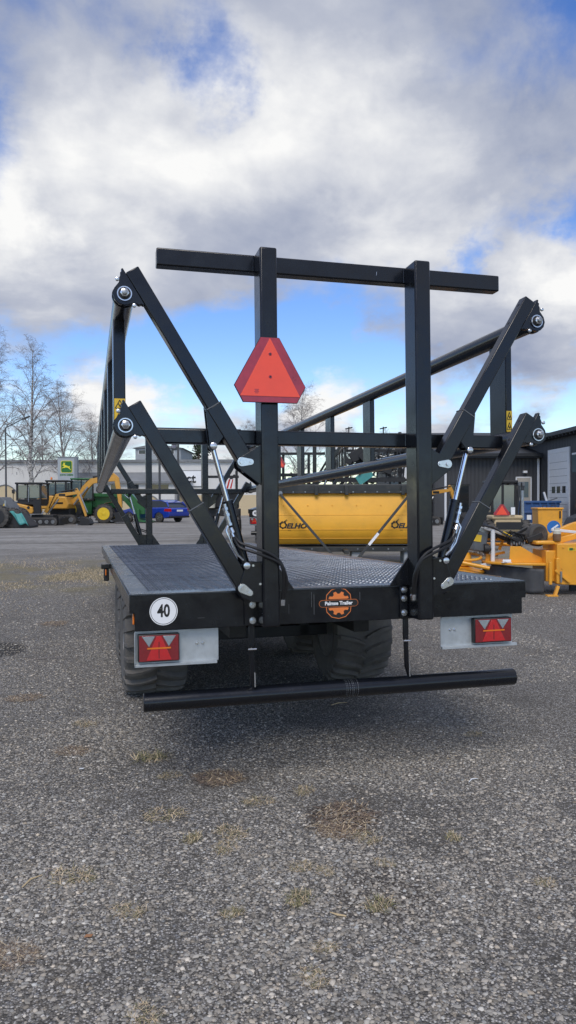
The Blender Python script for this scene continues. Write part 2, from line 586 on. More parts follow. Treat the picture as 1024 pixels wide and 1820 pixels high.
# ================================================================== GROUND
def ground_material():
    m = bpy.data.materials.new('gravel_yard')
    m.use_nodes = True
    nt = m.node_tree
    N, Lk = nt.nodes, nt.links
    b = N['Principled BSDF']
    b.inputs['Roughness'].default_value = 0.9
    b.inputs['Specular IOR Level'].default_value = 0.25
    t = N.new('ShaderNodeTexCoord')

    def noise(sc, det, ro=0.6, vec=None):
        n = N.new('ShaderNodeTexNoise')
        n.inputs['Scale'].default_value = sc
        n.inputs['Detail'].default_value = det
        n.inputs['Roughness'].default_value = ro
        Lk.new(vec or t.outputs['Object'], n.inputs['Vector'])
        return n.outputs['Fac']

    def vor(sc, feat='F1'):
        n = N.new('ShaderNodeTexVoronoi')
        n.feature = feat
        n.inputs['Scale'].default_value = sc
        Lk.new(t.outputs['Object'], n.inputs['Vector'])
        return n

    def mr(x, a, b_, c=0.0, d=1.0):
        n = N.new('ShaderNodeMapRange')
        n.interpolation_type = 'SMOOTHSTEP'
        for k, v in zip(('From Min', 'From Max', 'To Min', 'To Max'), (a, b_, c, d)):
            n.inputs[k].default_value = v
        Lk.new(x, n.inputs['Value'])
        return n.outputs[0]

    def mixc(f, a, b_):
        n = N.new('ShaderNodeMix')
        n.data_type = 'RGBA'
        if isinstance(f, float):
            n.inputs['Factor'].default_value = f
        else:
            Lk.new(f, n.inputs['Factor'])
        for k, x in (('A', a), ('B', b_)):
            if isinstance(x, tuple):
                n.inputs[k].default_value = (*x, 1)
            else:
                Lk.new(x, n.inputs[k])
        return n.outputs['Result']

    def math_(op, a, b_):
        n = N.new('ShaderNodeMath')
        n.operation = op
        for i, x in enumerate((a, b_)):
            if isinstance(x, (int, float)):
                n.inputs[i].default_value = x
            else:
                Lk.new(x, n.inputs[i])
        return n.outputs[0]

    v1, v2 = vor(110), vor(34)
    bw = N.new('ShaderNodeSeparateColor')
    Lk.new(v1.outputs['Color'], bw.inputs[0])
    bw2 = N.new('ShaderNodeSeparateColor')
    Lk.new(v2.outputs['Color'], bw2.inputs[0])
    stone = N.new('ShaderNodeValToRGB')
    cr = stone.color_ramp
    cr.elements[0].position = 0.0
    cr.elements[0].color = (0.085, 0.078, 0.068, 1)
    cr.elements[1].position = 1.0
    cr.elements[1].color = (0.62, 0.60, 0.57, 1)
    e = cr.elements.new(0.6)
    e.color = (0.27, 0.252, 0.226, 1)
    e = cr.elements.new(0.88)
    e.color = (0.48, 0.455, 0.42, 1)
    Lk.new(bw.outputs[0], stone.inputs[0])
    big = mr(bw2.outputs[0], 0.72, 0.80)
    col = mixc(math_('MULTIPLY', big, mr(v2.outputs['Distance'], 0.42, 0.30)), stone.outputs[0], (0.30, 0.30, 0.30))
    # fine dark grit between the stones
    col = mixc(mr(v1.outputs['Distance'], 0.40, 0.62, 0.0, 0.72), col, (0.082, 0.074, 0.063))
    # broad areas: darker damp soil, brownish fines, dusty lighter yard farther off
    p1 = noise(0.55, 6, 0.62)
    col = mixc(mr(p1, 0.50, 0.72, 0.0, 0.55), col, (0.088, 0.080, 0.070))
    p2 = noise(1.7, 7, 0.65)
    col = mixc(mr(p2, 0.56, 0.76, 0.0, 0.5), col, (0.15, 0.128, 0.10))
    sepx = N.new('ShaderNodeSeparateXYZ')
    Lk.new(t.outputs['Object'], sepx.inputs[0])
    n3 = noise(0.22, 8, 0.68)
    n5 = noise(0.35, 8, 0.7)
    far = mr(math_('ADD', sepx.outputs[1], math_('MULTIPLY', math_('SUBTRACT', n5, 0.5), 26.0)), 8.0, 21.0)
    mp = N.new('ShaderNodeMapping')
    mp.inputs['Scale'].default_value = (0.35, 1.6, 1)
    Lk.new(t.outputs['Object'], mp.inputs[0])
    n4 = noise(0.5, 8, 0.66, mp.outputs[0])
    dusty = mixc(mr(n4, 0.40, 0.66), (0.37, 0.355, 0.33), (0.21, 0.197, 0.178))
    col = mixc(math_('MULTIPLY', far, mr(n3, 0.30, 0.55, 0.45, 0.95)), col, dusty)
    # withered grass belt across the yard beside the trailer front
    ywob = math_('ADD', sepx.outputs[1], math_('MULTIPLY', math_('SUBTRACT', noise(0.6, 6, 0.7), 0.5), 7.0))
    belt = math_('MULTIPLY', mr(ywob, 7.8, 10.0), mr(ywob, 15.2, 12.2))
    belt = math_('MULTIPLY', belt, mr(noise(0.9, 8, 0.7), 0.40, 0.60))
    col = mixc(math_('MULTIPLY', belt, 0.75), col, mixc(noise(9, 4), (0.30, 0.24, 0.13), (0.15, 0.145, 0.07)))
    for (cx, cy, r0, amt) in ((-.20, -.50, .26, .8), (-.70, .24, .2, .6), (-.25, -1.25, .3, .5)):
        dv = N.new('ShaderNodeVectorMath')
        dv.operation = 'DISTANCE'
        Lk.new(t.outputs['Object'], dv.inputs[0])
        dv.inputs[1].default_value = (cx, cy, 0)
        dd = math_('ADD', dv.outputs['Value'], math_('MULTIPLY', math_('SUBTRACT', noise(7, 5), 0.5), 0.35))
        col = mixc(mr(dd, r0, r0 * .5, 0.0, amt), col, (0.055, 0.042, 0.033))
    # coarse mottling of the distant yard
    col = mixc(math_('MULTIPLY', far, mr(noise(3.2, 9, 0.75), 0.42, 0.68, 0.0, 0.55)), col, (0.13, 0.122, 0.11))
    # old damp hollow on the left
    hol = N.new('ShaderNodeVectorMath')
    hol.operation = 'DISTANCE'
    sc = N.new('ShaderNodeMapping')
    sc.inputs['Scale'].default_value = (1.0, 0.8, 0)
    Lk.new(t.outputs['Object'], sc.inputs[0])
    Lk.new(sc.outputs[0], hol.inputs[0])
    hol.inputs[1].default_value = (-2.45, 4.62 * 0.8, 0)
    hd = math_('ADD', hol.outputs['Value'], math_('MULTIPLY', noise(6, 4), 0.25))
    col = mixc(mr(hd, 0.48, 0.40, 0.0, 0.8), col, (0.035, 0.033, 0.031))
    Lk.new(col, b.inputs['Base Color'])
    # relief
    h = math_('ADD', math_('MULTIPLY', v1.outputs['Distance'], -0.011), math_('MULTIPLY', v2.outputs['Distance'], -0.012))
    h = math_('ADD', h, math_('MULTIPLY', noise(160, 3), 0.006))
    h = math_('ADD', h, math_('MULTIPLY', noise(9, 4), 0.02))
    bp = N.new('ShaderNodeBump')
    bp.inputs['Strength'].default_value = 0.9
    bp.inputs['Distance'].default_value = 1.0
    Lk.new(h, bp.inputs['Height'])
    Lk.new(bp.outputs[0], b.inputs['Normal'])
    MATS['gravel_yard'] = m

ground_material()
ys = [-300, -120, -60, -30, -12] + [-6 + 0.5 * i for i in range(100)] + [46, 50, 60, 80, 120, 200, 400, 900, 1800]
xs = [-1500, -500, -150, -50, -20, -8, 0, 8, 20, 50, 150, 500, 1500]
g = MB().sheet([[(x, y, terr(x, y)) for x in xs] for y in ys]).build('ground', 'gravel_yard')
g['kind'] = 'structure'

# loose stones lying on the gravel near the trailer's rear
import numpy as np
def stones():
    rng = np.random.default_rng(11)
    m = bpy.data.materials.new('loose_stone')
    m.use_nodes = True
    nt = m.node_tree
    b = nt.nodes['Principled BSDF']
    b.inputs['Roughness'].default_value = 0.85
    b.inputs['Specular IOR Level'].default_value = 0.3
    at = nt.nodes.new('ShaderNodeAttribute')
    at.attribute_name = 'tone'
    nt.links.new(at.outputs['Color'], b.inputs['Base Color'])
    base = np.array([(1, 0, 0), (0, 1, 0), (-1, 0, 0), (0, -1, 0), (.45, .45, .75), (-.5, .4, .7), (-.35, -.5, .75), (.5, -.4, .65)], float)
    faces = np.array([(0, 1, 4), (1, 5, 4), (1, 2, 5), (2, 6, 5), (2, 3, 6), (3, 7, 6), (3, 0, 7), (0, 4, 7), (4, 5, 6), (4, 6, 7)], int)
    # density falls with distance from the open foreground
    P = []
    for n, (x0, x1, y0, y1), (s0, s1) in ((38000, (-2.3, 1.0, -2.6, -0.6), (0.0034, 0.0142)),
                                          (42000, (-2.9, 1.9, -0.6, 1.8), (0.0038, 0.0135)),
                                          (26000, (-3.4, 3.8, 1.8, 5.0), (0.0055, 0.0145)),
                                          (13000, (-4.2, 6.0, 5.0, 10.0), (0.008, 0.018)),
                                          (700, (-2.6, 1.6, -2.4, 1.5), (0.010, 0.017))):
        x = rng.uniform(x0, x1, n)
        y = rng.uniform(y0, y1, n)
        # clumpy coverage
        k = np.sin(x * 2.1 + 1.3 * np.sin(y * 1.7)) * np.cos(y * 1.9 + 0.8 * np.sin(x * 2.9)) + rng.normal(0, 0.45, n) + 0.5 * np.sin(5.3 * x + 2 * np.cos(4.1 * y)) * np.sin(4.7 * y + x)
        keep = k > -0.38
        x, y = x[keep], y[keep]
        s = s0 + (s1 - s0) * rng.beta(1.1, 2.9, len(x))
        P.append(np.stack([x, y, s], 1))
    P = np.concatenate(P)
    n = len(P)
    a = rng.uniform(0, 2 * PI, n)
    ca, sa = np.cos(a), np.sin(a)
    jit = rng.uniform(0.7, 1.3, (n, 8, 3))
    v = base[None] * jit
    v[..., 0] *= rng.uniform(0.8, 1.5, n)[:, None]
    v[..., 2] *= rng.uniform(0.35, 0.75, n)[:, None]
    v = v * P[:, 2][:, None, None]
    tx = rng.normal(0, 0.25, n)[:, None]
    X = v[..., 0] * ca[:, None] - v[..., 1] * sa[:, None]
    Y = v[..., 0] * sa[:, None] + v[..., 1] * ca[:, None]
    Z = v[..., 2] + tx * v[..., 0] * 0.6
    d = P[:, 1] + 4.3
    q = np.clip((d - 6) / 18, 0, 1)
    tz = 0.36 * q * q * (3 - 2 * q)
    V = np.stack([X + P[:, 0][:, None], Y + P[:, 1][:, None], Z + (tz - 0.0006)[:, None]], 2).reshape(-1, 3)
    F = (faces[None] + (np.arange(n) * 8)[:, None, None]).reshape(-1, 3)
    me = bpy.data.meshes.new('loose_gravel')
    me.vertices.add(len(V))
    me.vertices.foreach_set('co', V.ravel())
    me.loops.add(F.size)
    me.loops.foreach_set('vertex_index', F.ravel())
    me.polygons.add(len(F))
    me.polygons.foreach_set('loop_start', np.arange(0, F.size, 3))
    me.update(calc_edges=True)
    tone = 0.14 + 0.34 * rng.beta(1.5, 2.2, n)
    lt = rng.random(n) < 0.06
    tone[lt] = rng.uniform(0.42, 0.62, lt.sum())
    warm = rng.normal(0, 0.035, n)
    c = np.stack([tone * (1.09 + warm), tone, tone * (0.86 - warm), np.ones(n)], 1)
    c = np.repeat(c, 8, 0).astype(np.float32)
    ca_ = me.color_attributes.new('tone', 'FLOAT_COLOR', 'POINT')
    ca_.data.foreach_set('color', c.ravel())
    me.materials.append(m)
    o = bpy.data.objects.new('loose_gravel', me)
    COL.objects.link(o)
    o['kind'] = 'stuff'
    tag(o, 'loose grey crushed stones lying over the gravel yard', 'gravel')
stones()

# ================================================================== BALE TRAILER
TL = 8.40                       # deck length
OX = Vector((0, 2.45, -1.10))   # trailer-frame point that sits on the ground under the rear axle

class TB(MB):
    def __init__(s, front=False, sx=1):
        super().__init__()
        def fm(p):
            x, y, z = p
            x *= sx
            if front:
                y = TL - y
            return (x - OX.x, y - OX.y, z - OX.z)
        s.fmap = fm

tr = thing('bale_trailer', 'large black steel bale trailer with red triangle, raised side rollers and 40 sticker', 'trailer', (0, 2.45, 0))
tr.rotation_euler = (-0.0278, 0, 0)
BK = 'black_paint'

# deck
deck = TB().box(-1.246, 1.246, -0.004, TL, -0.012, 0.0).build('deck', 'deck_steel', tr, 0.002)
def treads():
    m = TB()
    row = 0
    pitch_x, pitch_y = 0.034, 0.032
    nx = int(2.26 / pitch_x)
    ny = int((TL - 0.30) / pitch_y)
    L2, W2, H = 0.0130, 0.0046, 0.0036
    for j in range(ny):
        for i in range(nx):
            x = -1.13 + i * pitch_x + (pitch_x / 2 if j % 2 else 0)
            y = 0.15 + j * pitch_y
            a = R(45) if (i + j // 2 * 0 + (j % 2)) % 2 == 0 else R(-45)
            c, s_ = math.cos(a), math.sin(a)
            vs = [(L2, 0, 0), (0, W2, 0), (-L2, 0, 0), (0, -W2, 0), (L2 * .5, 0, H), (-L2 * .5, 0, H)]
            m._add([(x + p * c - q * s_, y + p * s_ + q * c, z + 0.0002) for p, q, z in vs],
                   [(0, 1, 4), (1, 5, 4), (1, 2, 5), (2, 3, 5), (3, 4, 5), (3, 0, 4)])
    o = m.build('tread_pattern', 'tread_steel', deck, smooth=False, fix=False)
    o['kind'] = 'stuff'
treads()
# sheet joints of the deck
for k in range(1, 6):
    TB().box(-1.19, 1.19, k * 1.4 - 0.006, k * 1.4 + 0.006, 0.0004, 0.0022).build('deck_joint', 'deck_steel', deck)
rb = TB().prism([(-1.25, -.002), (1.25, -.002), (1.25, -.11), (1.222, -.11), (1.222, -.21), (-1.222, -.21), (-1.222, -.11), (-1.25, -.11)],
                0.0, 0.05).build('rear_beam', BK, tr, 0.003)
TB(True).prism([(-1.25, -.014), (1.25, -.014), (1.25, -.11), (1.222, -.11), (1.222, -.21), (-1.222, -.21), (-1.222, -.11), (-1.25, -.11)],
               0.0, 0.05).build('front_beam', BK, tr, 0.003)
for sx in (-1, 1):
    TB(sx=sx).box(1.19, 1.25, 0.05, TL - 0.05, -0.11, -0.013).build('side_rail', BK, tr, 0.003)
    TB(sx=sx).box(0.40, 0.52, 0.9, TL - .06, -0.42, -0.215).build('chassis_beam', 'chassis_black', tr, 0.005)
TB().box(1.2465, 1.252, 0.3, TL - 0.1, -0.012, 0.004).build('edge_tape', 'tape_tan', deck)
for k in range(9):
    TB().box(-1.18, 1.18, 0.55 + k * 0.9, 0.62 + k * 0.9, -0.19, -0.013).build('cross_member', 'chassis_black', tr)

# --- bolts shared
def bolt_mesh(r, h):
    m = MB()
    m.lathe([(0, r), (-h * .25, r), (-h * .25, r * .72)], axis='Y', n=20)
    m.lathe([(-h * .25, r * .66), (-h * .75, r * .66)], axis='Y', n=6)
    m.lathe([(-h * .75, r * .36), (-h * 1.1, r * .34)], axis='Y', n=12)
    return m.mesh('bolt', 'zinc')
BOLT = bolt_mesh(0.020, 0.022)
BOLT_S = bolt_mesh(0.010, 0.012)
CAP = MB().lathe([(0, .019), (-.008, .019), (-.011, .014)], axis='Y', n=20).mesh('pin_head', 'zinc')

def put(name, me, parent, x, y, z, front=False):
    yy = TL - y if front else y
    return link(name, me, parent, (x - OX.x, yy - OX.y, z - OX.z), (0, 0, PI) if front else None)

def tab_poly(c, d, r0, r1):
    """teardrop locking plate outline from c, narrow end towards d"""
    c, d = Vector(c), Vector(d)
    a0 = math.atan2(d.y - c.y, d.x - c.x)
    pts = []
    for k in range(13):
        a = a0 + R(75) + R(210) * k / 12
        pts.append((c.x + r0 * math.cos(a), c.y + r0 * math.sin(a)))
    for k in range(9):
        a = a0 - R(75) + R(150) * k / 8
        pts.append((d.x + r1 * math.cos(a), d.y + r1 * math.sin(a)))
    return pts

def roller_end(front, sx, z, parent):
    """bearing plate, flange, washer and nut where a side roller meets its arm"""
    T = lambda: TB(front, sx)
    cx = 1.27
    # toothed bearing plate lying against the arm's outer side
    ax, az = (0.518, 0.855)        # arm direction (unit)
    nx_, nz_ = (0.855, -0.518)     # outward normal of the arm
    def q(u, v):                   # u along the arm, v outward, origin beneath the roller centre
        return (cx - nx_ * 0.107 + ax * u + nx_ * v, z - nz_ * 0.107 + az * u + nz_ * v)
    pl = [q(-.10, .041), q(.125, .041), q(.125, .052), q(.112, .056), q(.112, .066), q(.098, .072), q(.090, .085), q(.07, .097)]
    pl += [q(.062 * math.cos(t) , .107 + .062 * math.sin(t)) for t in (R(30), R(60), R(90), R(120), R(150))]
    pl += [q(-.068, .090), q(-.078, .076), q(-.090, .068), q(-.090, .056), q(-.10, .05)]
    bp = T().prism(pl, -0.125, -0.085).build('bearing_plate', BK, parent, 0.003)
    T().lathe([(-.085, .066), (-.062, .066), (-.062, .05)], (cx, 0, z), 'Y', 28).build('end_flange', BK, bp)
    T().lathe([(-.126, .020), (-.126, .040), (-.134, .040), (-.134, .020)], (cx, 0, z), 'Y', 28, True).build('washer', 'zinc', bp)
    T().lathe([(-.126, .034), (-.1355, .034)], (cx, 0, z), 'Y', 28).build('dark_seal', 'black_plastic', bp)
    T().lathe([(-.1355, .0245), (-.154, .0245), (-.156, .021)], (cx, 0, z), 'Y', 6).build('nut', 'zinc', bp)
    T().lathe([(-.156, .0155), (-.170, .0155), (-.172, .012)], (cx, 0, z), 'Y', 16).build('stud', 'bare_steel', bp)
    for u, v in ((.085, .100), (-.080, .095)):
        x, zz = q(u, v)
        T().lathe([(-.125, .011), (-.134, .011), (-.136, .008)], (x, 0, zz), 'Y', 12).build('bolt', 'zinc', bp)

def arm(front, sx, piv, top, split, parent, upper):
    T = lambda: TB(front, sx)
    p, t_ = Vector((piv[0], -.09, piv[1])), Vector((top[0], -.09, top[1]))
    d = (t_ - p).normalized()
    mid = p + d * split
    a = T().bar(mid - d * 0.1, t_, .078, .078).build('side_arm', BK, parent, 0.006)
    a2 = T().bar(p - d * 0.05, mid, .090, .088).build('arm_sleeve', BK, a, 0.006)
    T().bar(mid - d * .003, mid + d * .003, .0925, .0905).build('weld_bead', 'grey_paint', a)
    # holes near the arm top on its inner side
    nrm = Vector((-d.z, 0, d.x))
    for k in (0.06, 0.20):
        c = t_ - d * k + nrm * 0.0385
        T().tube([c, c + nrm * 0.0015], 0.010, 12).build('hole_plug', 'black_plastic', a)
    if upper:   # lug for the ram on the lower side of the arm
        nr = -nrm if nrm.z > 0 else nrm
        c = p + d * 0.275
        A = c + nr * .04 + d * .11
        B = c + nr * .04 - d * .09
        cc = Vector((.791, -.09, .821))
        pts = [A, cc + (A - cc).normalized() * 0 + Vector((0.022, 0, .020)), cc + Vector((.026, 0, -.012)), cc + Vector((0.004, 0, -.030)), B]
        for y in (-.128, -.060):
            T().prism([(q.x, q.z) for q in pts], y, y + .010).build('ram_lug', BK, a, 0.002)
    return a

def end_frame(front):
    T = lambda sx=1: TB(front, sx)
    for sx in (-1, 1):
        ps = T(sx).box(.424, .524, -.165, -.003, -.20, 1.95).build('end_post', BK, tr, 0.011, seg=3)
        # bracket plates
        for y in (-.146, -.046):
            T(sx).prism([(.521, .83), (.655, .752), (.664, .725), (.655, .70), (.521, .60)], y, y + .010).build('pivot_bracket', BK, ps, 0.002)
            T(sx).prism([(.521, .165), (.59, .172), (.615, .155), (.655, .035), (.657, .0), (.635, -.03), (.58, -.055), (.521, -.06)], y, y + .010).build('pivot_bracket', BK, ps, 0.002)
        T(sx).box(.521, .60, -.016, -.002, -.20, .0).build('mount_plate', BK, ps, 0.002)
        T(sx).prism([(.30, -.004), (.427, -.004), (.427, .175)], -.02, -.006).build('gusset', BK, ps, 0.002)
        # arms
        u = arm(front, sx, (.601, .738), (1.229, 1.777), .36, tr, True)
        l = arm(front, sx, (.608, .010), (1.2225, 1.0455), .55, tr, False)
        roller_end(front, sx, 1.640, u)
        roller_end(front, sx, .925, l)
        # locking tabs and pins
        for c, d in (((.634, .733), (.583, .733)), ((.637, .024), (.594, -.003))):
            k = T(sx).prism(tab_poly(c, d, .026, .017), -.152, -.146).build('locking_tab', 'zinc', ps, 0.001)
            T(sx).lathe([(-.152, .015), (-.160, .015)], (c[0], 0, c[1]), 'Y', 6).build('bolt', 'zinc', k)
            T(sx).lathe([(-.152, .009), (-.158, .009)], (d[0], 0, d[1]), 'Y', 6).build('bolt', 'zinc', k)
        # hydraulic ram
        a, b = Vector((.791, -.092, .821)), Vector((.612, -.092, .150))
        d = (b - a)
        n = d.normalized()
        cyl = T(sx).tube([a + d * .47, b - n * .01], .030, 20).build('ram_barrel', BK, tr, 0.003)
        T(sx).tube([a, a + d * .49], .0145, 16).build('ram_rod', 'chrome', cyl)
        T(sx).tube([a + d * .455, a + d * .475], .033, 20).build('gland_nut', BK, cyl)
        for c in (a, b):
            T(sx).lathe([(-.130, .022), (-.05, .022)], (c.x, 0, c.z), 'Y', 16).build('ram_eye', BK, cyl)
            T(sx).lathe([(-.147 if c is b else -.13, .019), (-.158 if c is b else -.139, .019), (-.16 if c is b else -.142, .014)], (c.x, 0, c.z), 'Y', 20).build('pin_head', 'zinc', cyl)
        # check valve with steel pipes along the ram
        o_ = Vector((.032, -.03, .012))
        P = lambda f: a + d * f + o_
        v = T(sx).tube([P(.56), P(.68)], .013, 10).build('check_valve', 'zinc', cyl)
        for f, r in ((.53, .017), (.58, .018), (.66, .017), (.72, .014)):
            T(sx).tube([P(f), P(f + .022)], r, 6).build('hex_fitting', 'zinc', v)
        T(sx).tube([P(.72), P(.82) + Vector((.012, 0, 0)), P(.93), b + Vector((.012, -.03, .03))], .007, 8).build('steel_pipe', 'zinc', v)
        T(sx).tube([P(.66), P(.75) + Vector((.035, -.01, .02)), P(.86) + Vector((.02, -.01, 0)), P(.94)], .006, 8).build('steel_pipe', 'zinc', v)
        T(sx).tube([P(.50) + Vector((-.004, 0, 0)), P(.56)], .009, 8).build('elbow_fitting', 'zinc', v)
        # hoses looping over the post
        for off, dz in ((0, 0), (.020, -.026)):
            h0 = P(.70 + off * 1.5) + Vector((0, -.01, 0))
            pts = [h0, Vector((.655, -.15, .285 + dz)), Vector((.585, -.19, .255 + dz)), Vector((.50, -.20, .222 + dz)),
                   Vector((.435 - off * .2, -.20, .175 + dz * .6)), Vector((.398 + off * .6, -.19, .10)), Vector((.390 + off * .7, -.17, .03)),
                   Vector((.402 + off * .3, -.14, -.06))]
            sm = []
            for i in range(len(pts) - 1):
                p0, p1, p2, p3 = pts[max(0, i - 1)], pts[i], pts[i + 1], pts[min(len(pts) - 1, i + 2)]
                for k in range(5):
                    s_ = k / 5
                    sm.append(0.5 * ((2 * p1) + (p2 - p0) * s_ + (2 * p0 - 5 * p1 + 4 * p2 - p3) * s_ * s_ + (3 * p1 - p0 - 3 * p2 + p3) * s_ ** 3))
            sm.append(pts[-1])
            h = T(sx).tube(sm, .0085, 10).build('hydraulic_hose', 'hose_rubber', tr)
            T(sx).tube([sm[0], sm[2]], .0115, 10).build('hose_ferrule', 'zinc', h)
            T(sx).tube([sm[-2], sm[-1] + Vector((0, 0, -.02))], .012, 8).build('hose_ferrule', 'zinc', h)
        T(sx).tube([(.412, -.13, -.06), (.412, -.10, -.06)], .014, 6).build('port_fitting', 'zinc', ps)
        # small bolts on the bracket
        for x, z in ((.575, .150), (.535, .045)):
            T(sx).lathe([(-.146, .007), (-.151, .007)], (x, 0, z), 'Y', 10).build('bolt', 'zinc', ps)
    # cross bars on the inner side of the posts
    T().box(-1.085, 1.085, 0.0, .08, 1.855, 1.955).build('top_bar', BK, tr, 0.008, seg=3)
    T().box(-1.10, 1.10, 0.0, .07, .845, .93).build('middle_bar', BK, tr, 0.008, seg=3)

end_frame(False)
end_frame(True)

# bolts left of the posts
for x, zs in ((-.553, (-.084, -.175)), (.394, (-.031, -.083, -.169))):
    for z in zs:
        put('bolt', BOLT, tr, x, -.018, z)
TB().box(.37, .42, -.016, -.002, -.20, -.004).build('mount_plate', BK, tr, 0.002)

# scratches in the paint
m = TB()
for (x, z, w, h) in ((-.19, -.07, .0015, .09), (-.175, -.10, .002, .12), (.115, -.06, .002, .05), (-.33, -.12, .0012, .06), (.70, -.10, .03, .001), (-.85, -.15, .04, .0012)):
    m.box(x - w / 2, x + w / 2, -.0007, -.0002, z - h / 2, z + h / 2)
m.build('scratch_marks', 'grey_paint', rb)
TB().obox((.245, -.0004, 1.905), (.002, .0006, .022), (0, .1, 0)).build('scratch_marks', 'zinc', tr)
# painted weld beads where the cross bars meet the posts
for sx in (-1, 1):
    for x in (.423, .525):
        for z0, z1 in ((1.86, 1.95), (.85, .925)):
            pts = [(x + random.uniform(-.001, .001), -.001, z0 + (z1 - z0) * k / 12) for k in range(13)]
            TB(sx=sx).tube(pts, [.0045 + .0012 * (k % 2) for k in range(13)], 6).build('weld_bead', BK, tr)
    pts = [(.525, -.1475 + .0005 * (k % 2), .605 + .22 * k / 20) for k in range(21)]
    TB(sx=sx).tube(pts, [.004 + .0012 * (k % 2) for k in range(21)], 6).build('weld_bead', BK, tr)
    pts = [(.525, -.1475 + .0005 * (k % 2), -.055 + .22 * k / 20) for k in range(21)]
    TB(sx=sx).tube(pts, [.004 + .0012 * (k % 2) for k in range(21)], 6).build('weld_bead', BK, tr)

# side rollers and stakes
STK = [0.33 + 1.25 * i for i in range(7)]
for sx in (-1, 1):
    for z in (1.640, .925):
        TB(sx=sx).tube([(1.27, -.062, z), (1.27, TL + .062, z)], .057, 28).build('side_roller', 'roller_paint', tr)
stake_me = {}
for sx in (-1, 1):
    for i, y in enumerate(STK):
        if sx not in stake_me:
            stake_me[sx] = MB().box(-.034 if sx < 0 else -.026, .034 if sx < 0 else .022, -.105, .105, 0.975 - OX.z, 1.595 - OX.z).mesh('side_stake', BK)
        o = link('side_stake', stake_me[sx], tr, (sx * 1.285, y - OX.y, 0))
        b = o.modifiers.new('bevel', 'BEVEL')
        b.width = .006
        b.segments = 2
        for zz in (1.16, 1.50):
            TB(sx=sx).box(1.246, 1.252, y - .10, y - .07, zz - .02, zz + .02).build('stake_lug', BK, o)
# warning stickers on the rear stakes
def pinch_sticker(x, hw=.031):
    y = STK[0] - .107
    s = TB().box(x - hw, x + hw, y - .0012, y + .0005, .985, 1.125).build('warning_sticker', 'sticker_yellow', tr)
    for zc in (1.09, 1.02):
        m = TB()
        A, B, C = (x, zc + .026), (x - hw * .84, zc - .022), (x + hw * .84, zc - .022)
        for p, q in ((A, B), (B, C), (C, A)):
            m.bar((p[0], y - .002, p[1]), (q[0], y - .002, q[1]), .0045, .001)
        m.bar((x - .008, y - .002, zc + .006), (x + .004, y - .002, zc - .015), .006, .001)
        m.bar((x + .008, y - .002, zc + .003), (x + .002, y - .002, zc - .016), .005, .001)
        m.build('pictogram', 'sticker_black', s)
pinch_sticker(-1.285)
pinch_sticker(1.283, .021)

# slow vehicle triangle on the left post
tx = -.479
def hexo(dx, tp, md, bt, zt, zm, zb):
    return [(tx - tp, zt), (tx + tp, zt), (tx + md, zm), (tx + bt, zb), (tx - bt, zb), (tx - md, zm)]
tri = TB().prism(hexo(0, .0545, .2065, .1565, 1.428, 1.155, 1.061), -.200, -.192).build('slow_vehicle_triangle', 'black_plastic', tr, .001)
TB().prism(hexo(0, .0525, .203, .1535, 1.4255, 1.155, 1.0635), -.2025, -.2003).build('reflective_border', 'sign_red', tri)
TB().prism([(tx, 1.424), (tx - .173, 1.096), (tx + .173, 1.096)], -.2050, -.2027).build('fluorescent_panel', 'sign_orange', tri, .001)
TB().box(tx - .02, tx + .02, -.192, -.164, 1.16, 1.36).build('mount_plate', BK, tri)
for z in (1.333, 1.206):
    TB().lathe([(-.2051, .0095), (-.207, .0085)], (tx, 0, z), 'Y', 16).build('screw_washer', 'sign_red', tri)
    TB().lathe([(-.207, .0045), (-.2085, .004)], (tx, 0, z), 'Y', 12).build('screw', 'sticker_black', tri)
m = TB()
for k, (w, z) in enumerate(((.026, 1.133), (.020, 1.127), (.028, 1.120), (.018, 1.113))):
    m.box(tx - .079 - w / 2, tx - .079 + w / 2, -.2056, -.2051, z - .0016, z + .0016)
m.build('approval_print', 'sign_red', tri)

# 40 km/h sticker
st = TB().prism(disc_poly(-1.061, -.104, .0785), -.0012, -.0002).build('speed_sticker', 'sticker_white', tr)
m = TB()
n = 48
vs = [(-1.061 + r * math.cos(2 * PI * k / n), y, -.104 + r * math.sin(2 * PI * k / n)) for y in (-.0016,) for r in (.0705, .0735) for k in range(n)]
m._add(vs, [(k, (k + 1) % n, n + (k + 1) % n, n + k) for k in range(n)])
m.build('ring_print', 'sticker_black', st)
M0 = Matrix.Translation(-OX)
text('40', .098, 'sticker_black', st, M0 @ face_south(-1.061, -.0018, -.104), 'number_print', bold=.0028, depth=.0003, xscale=.72)

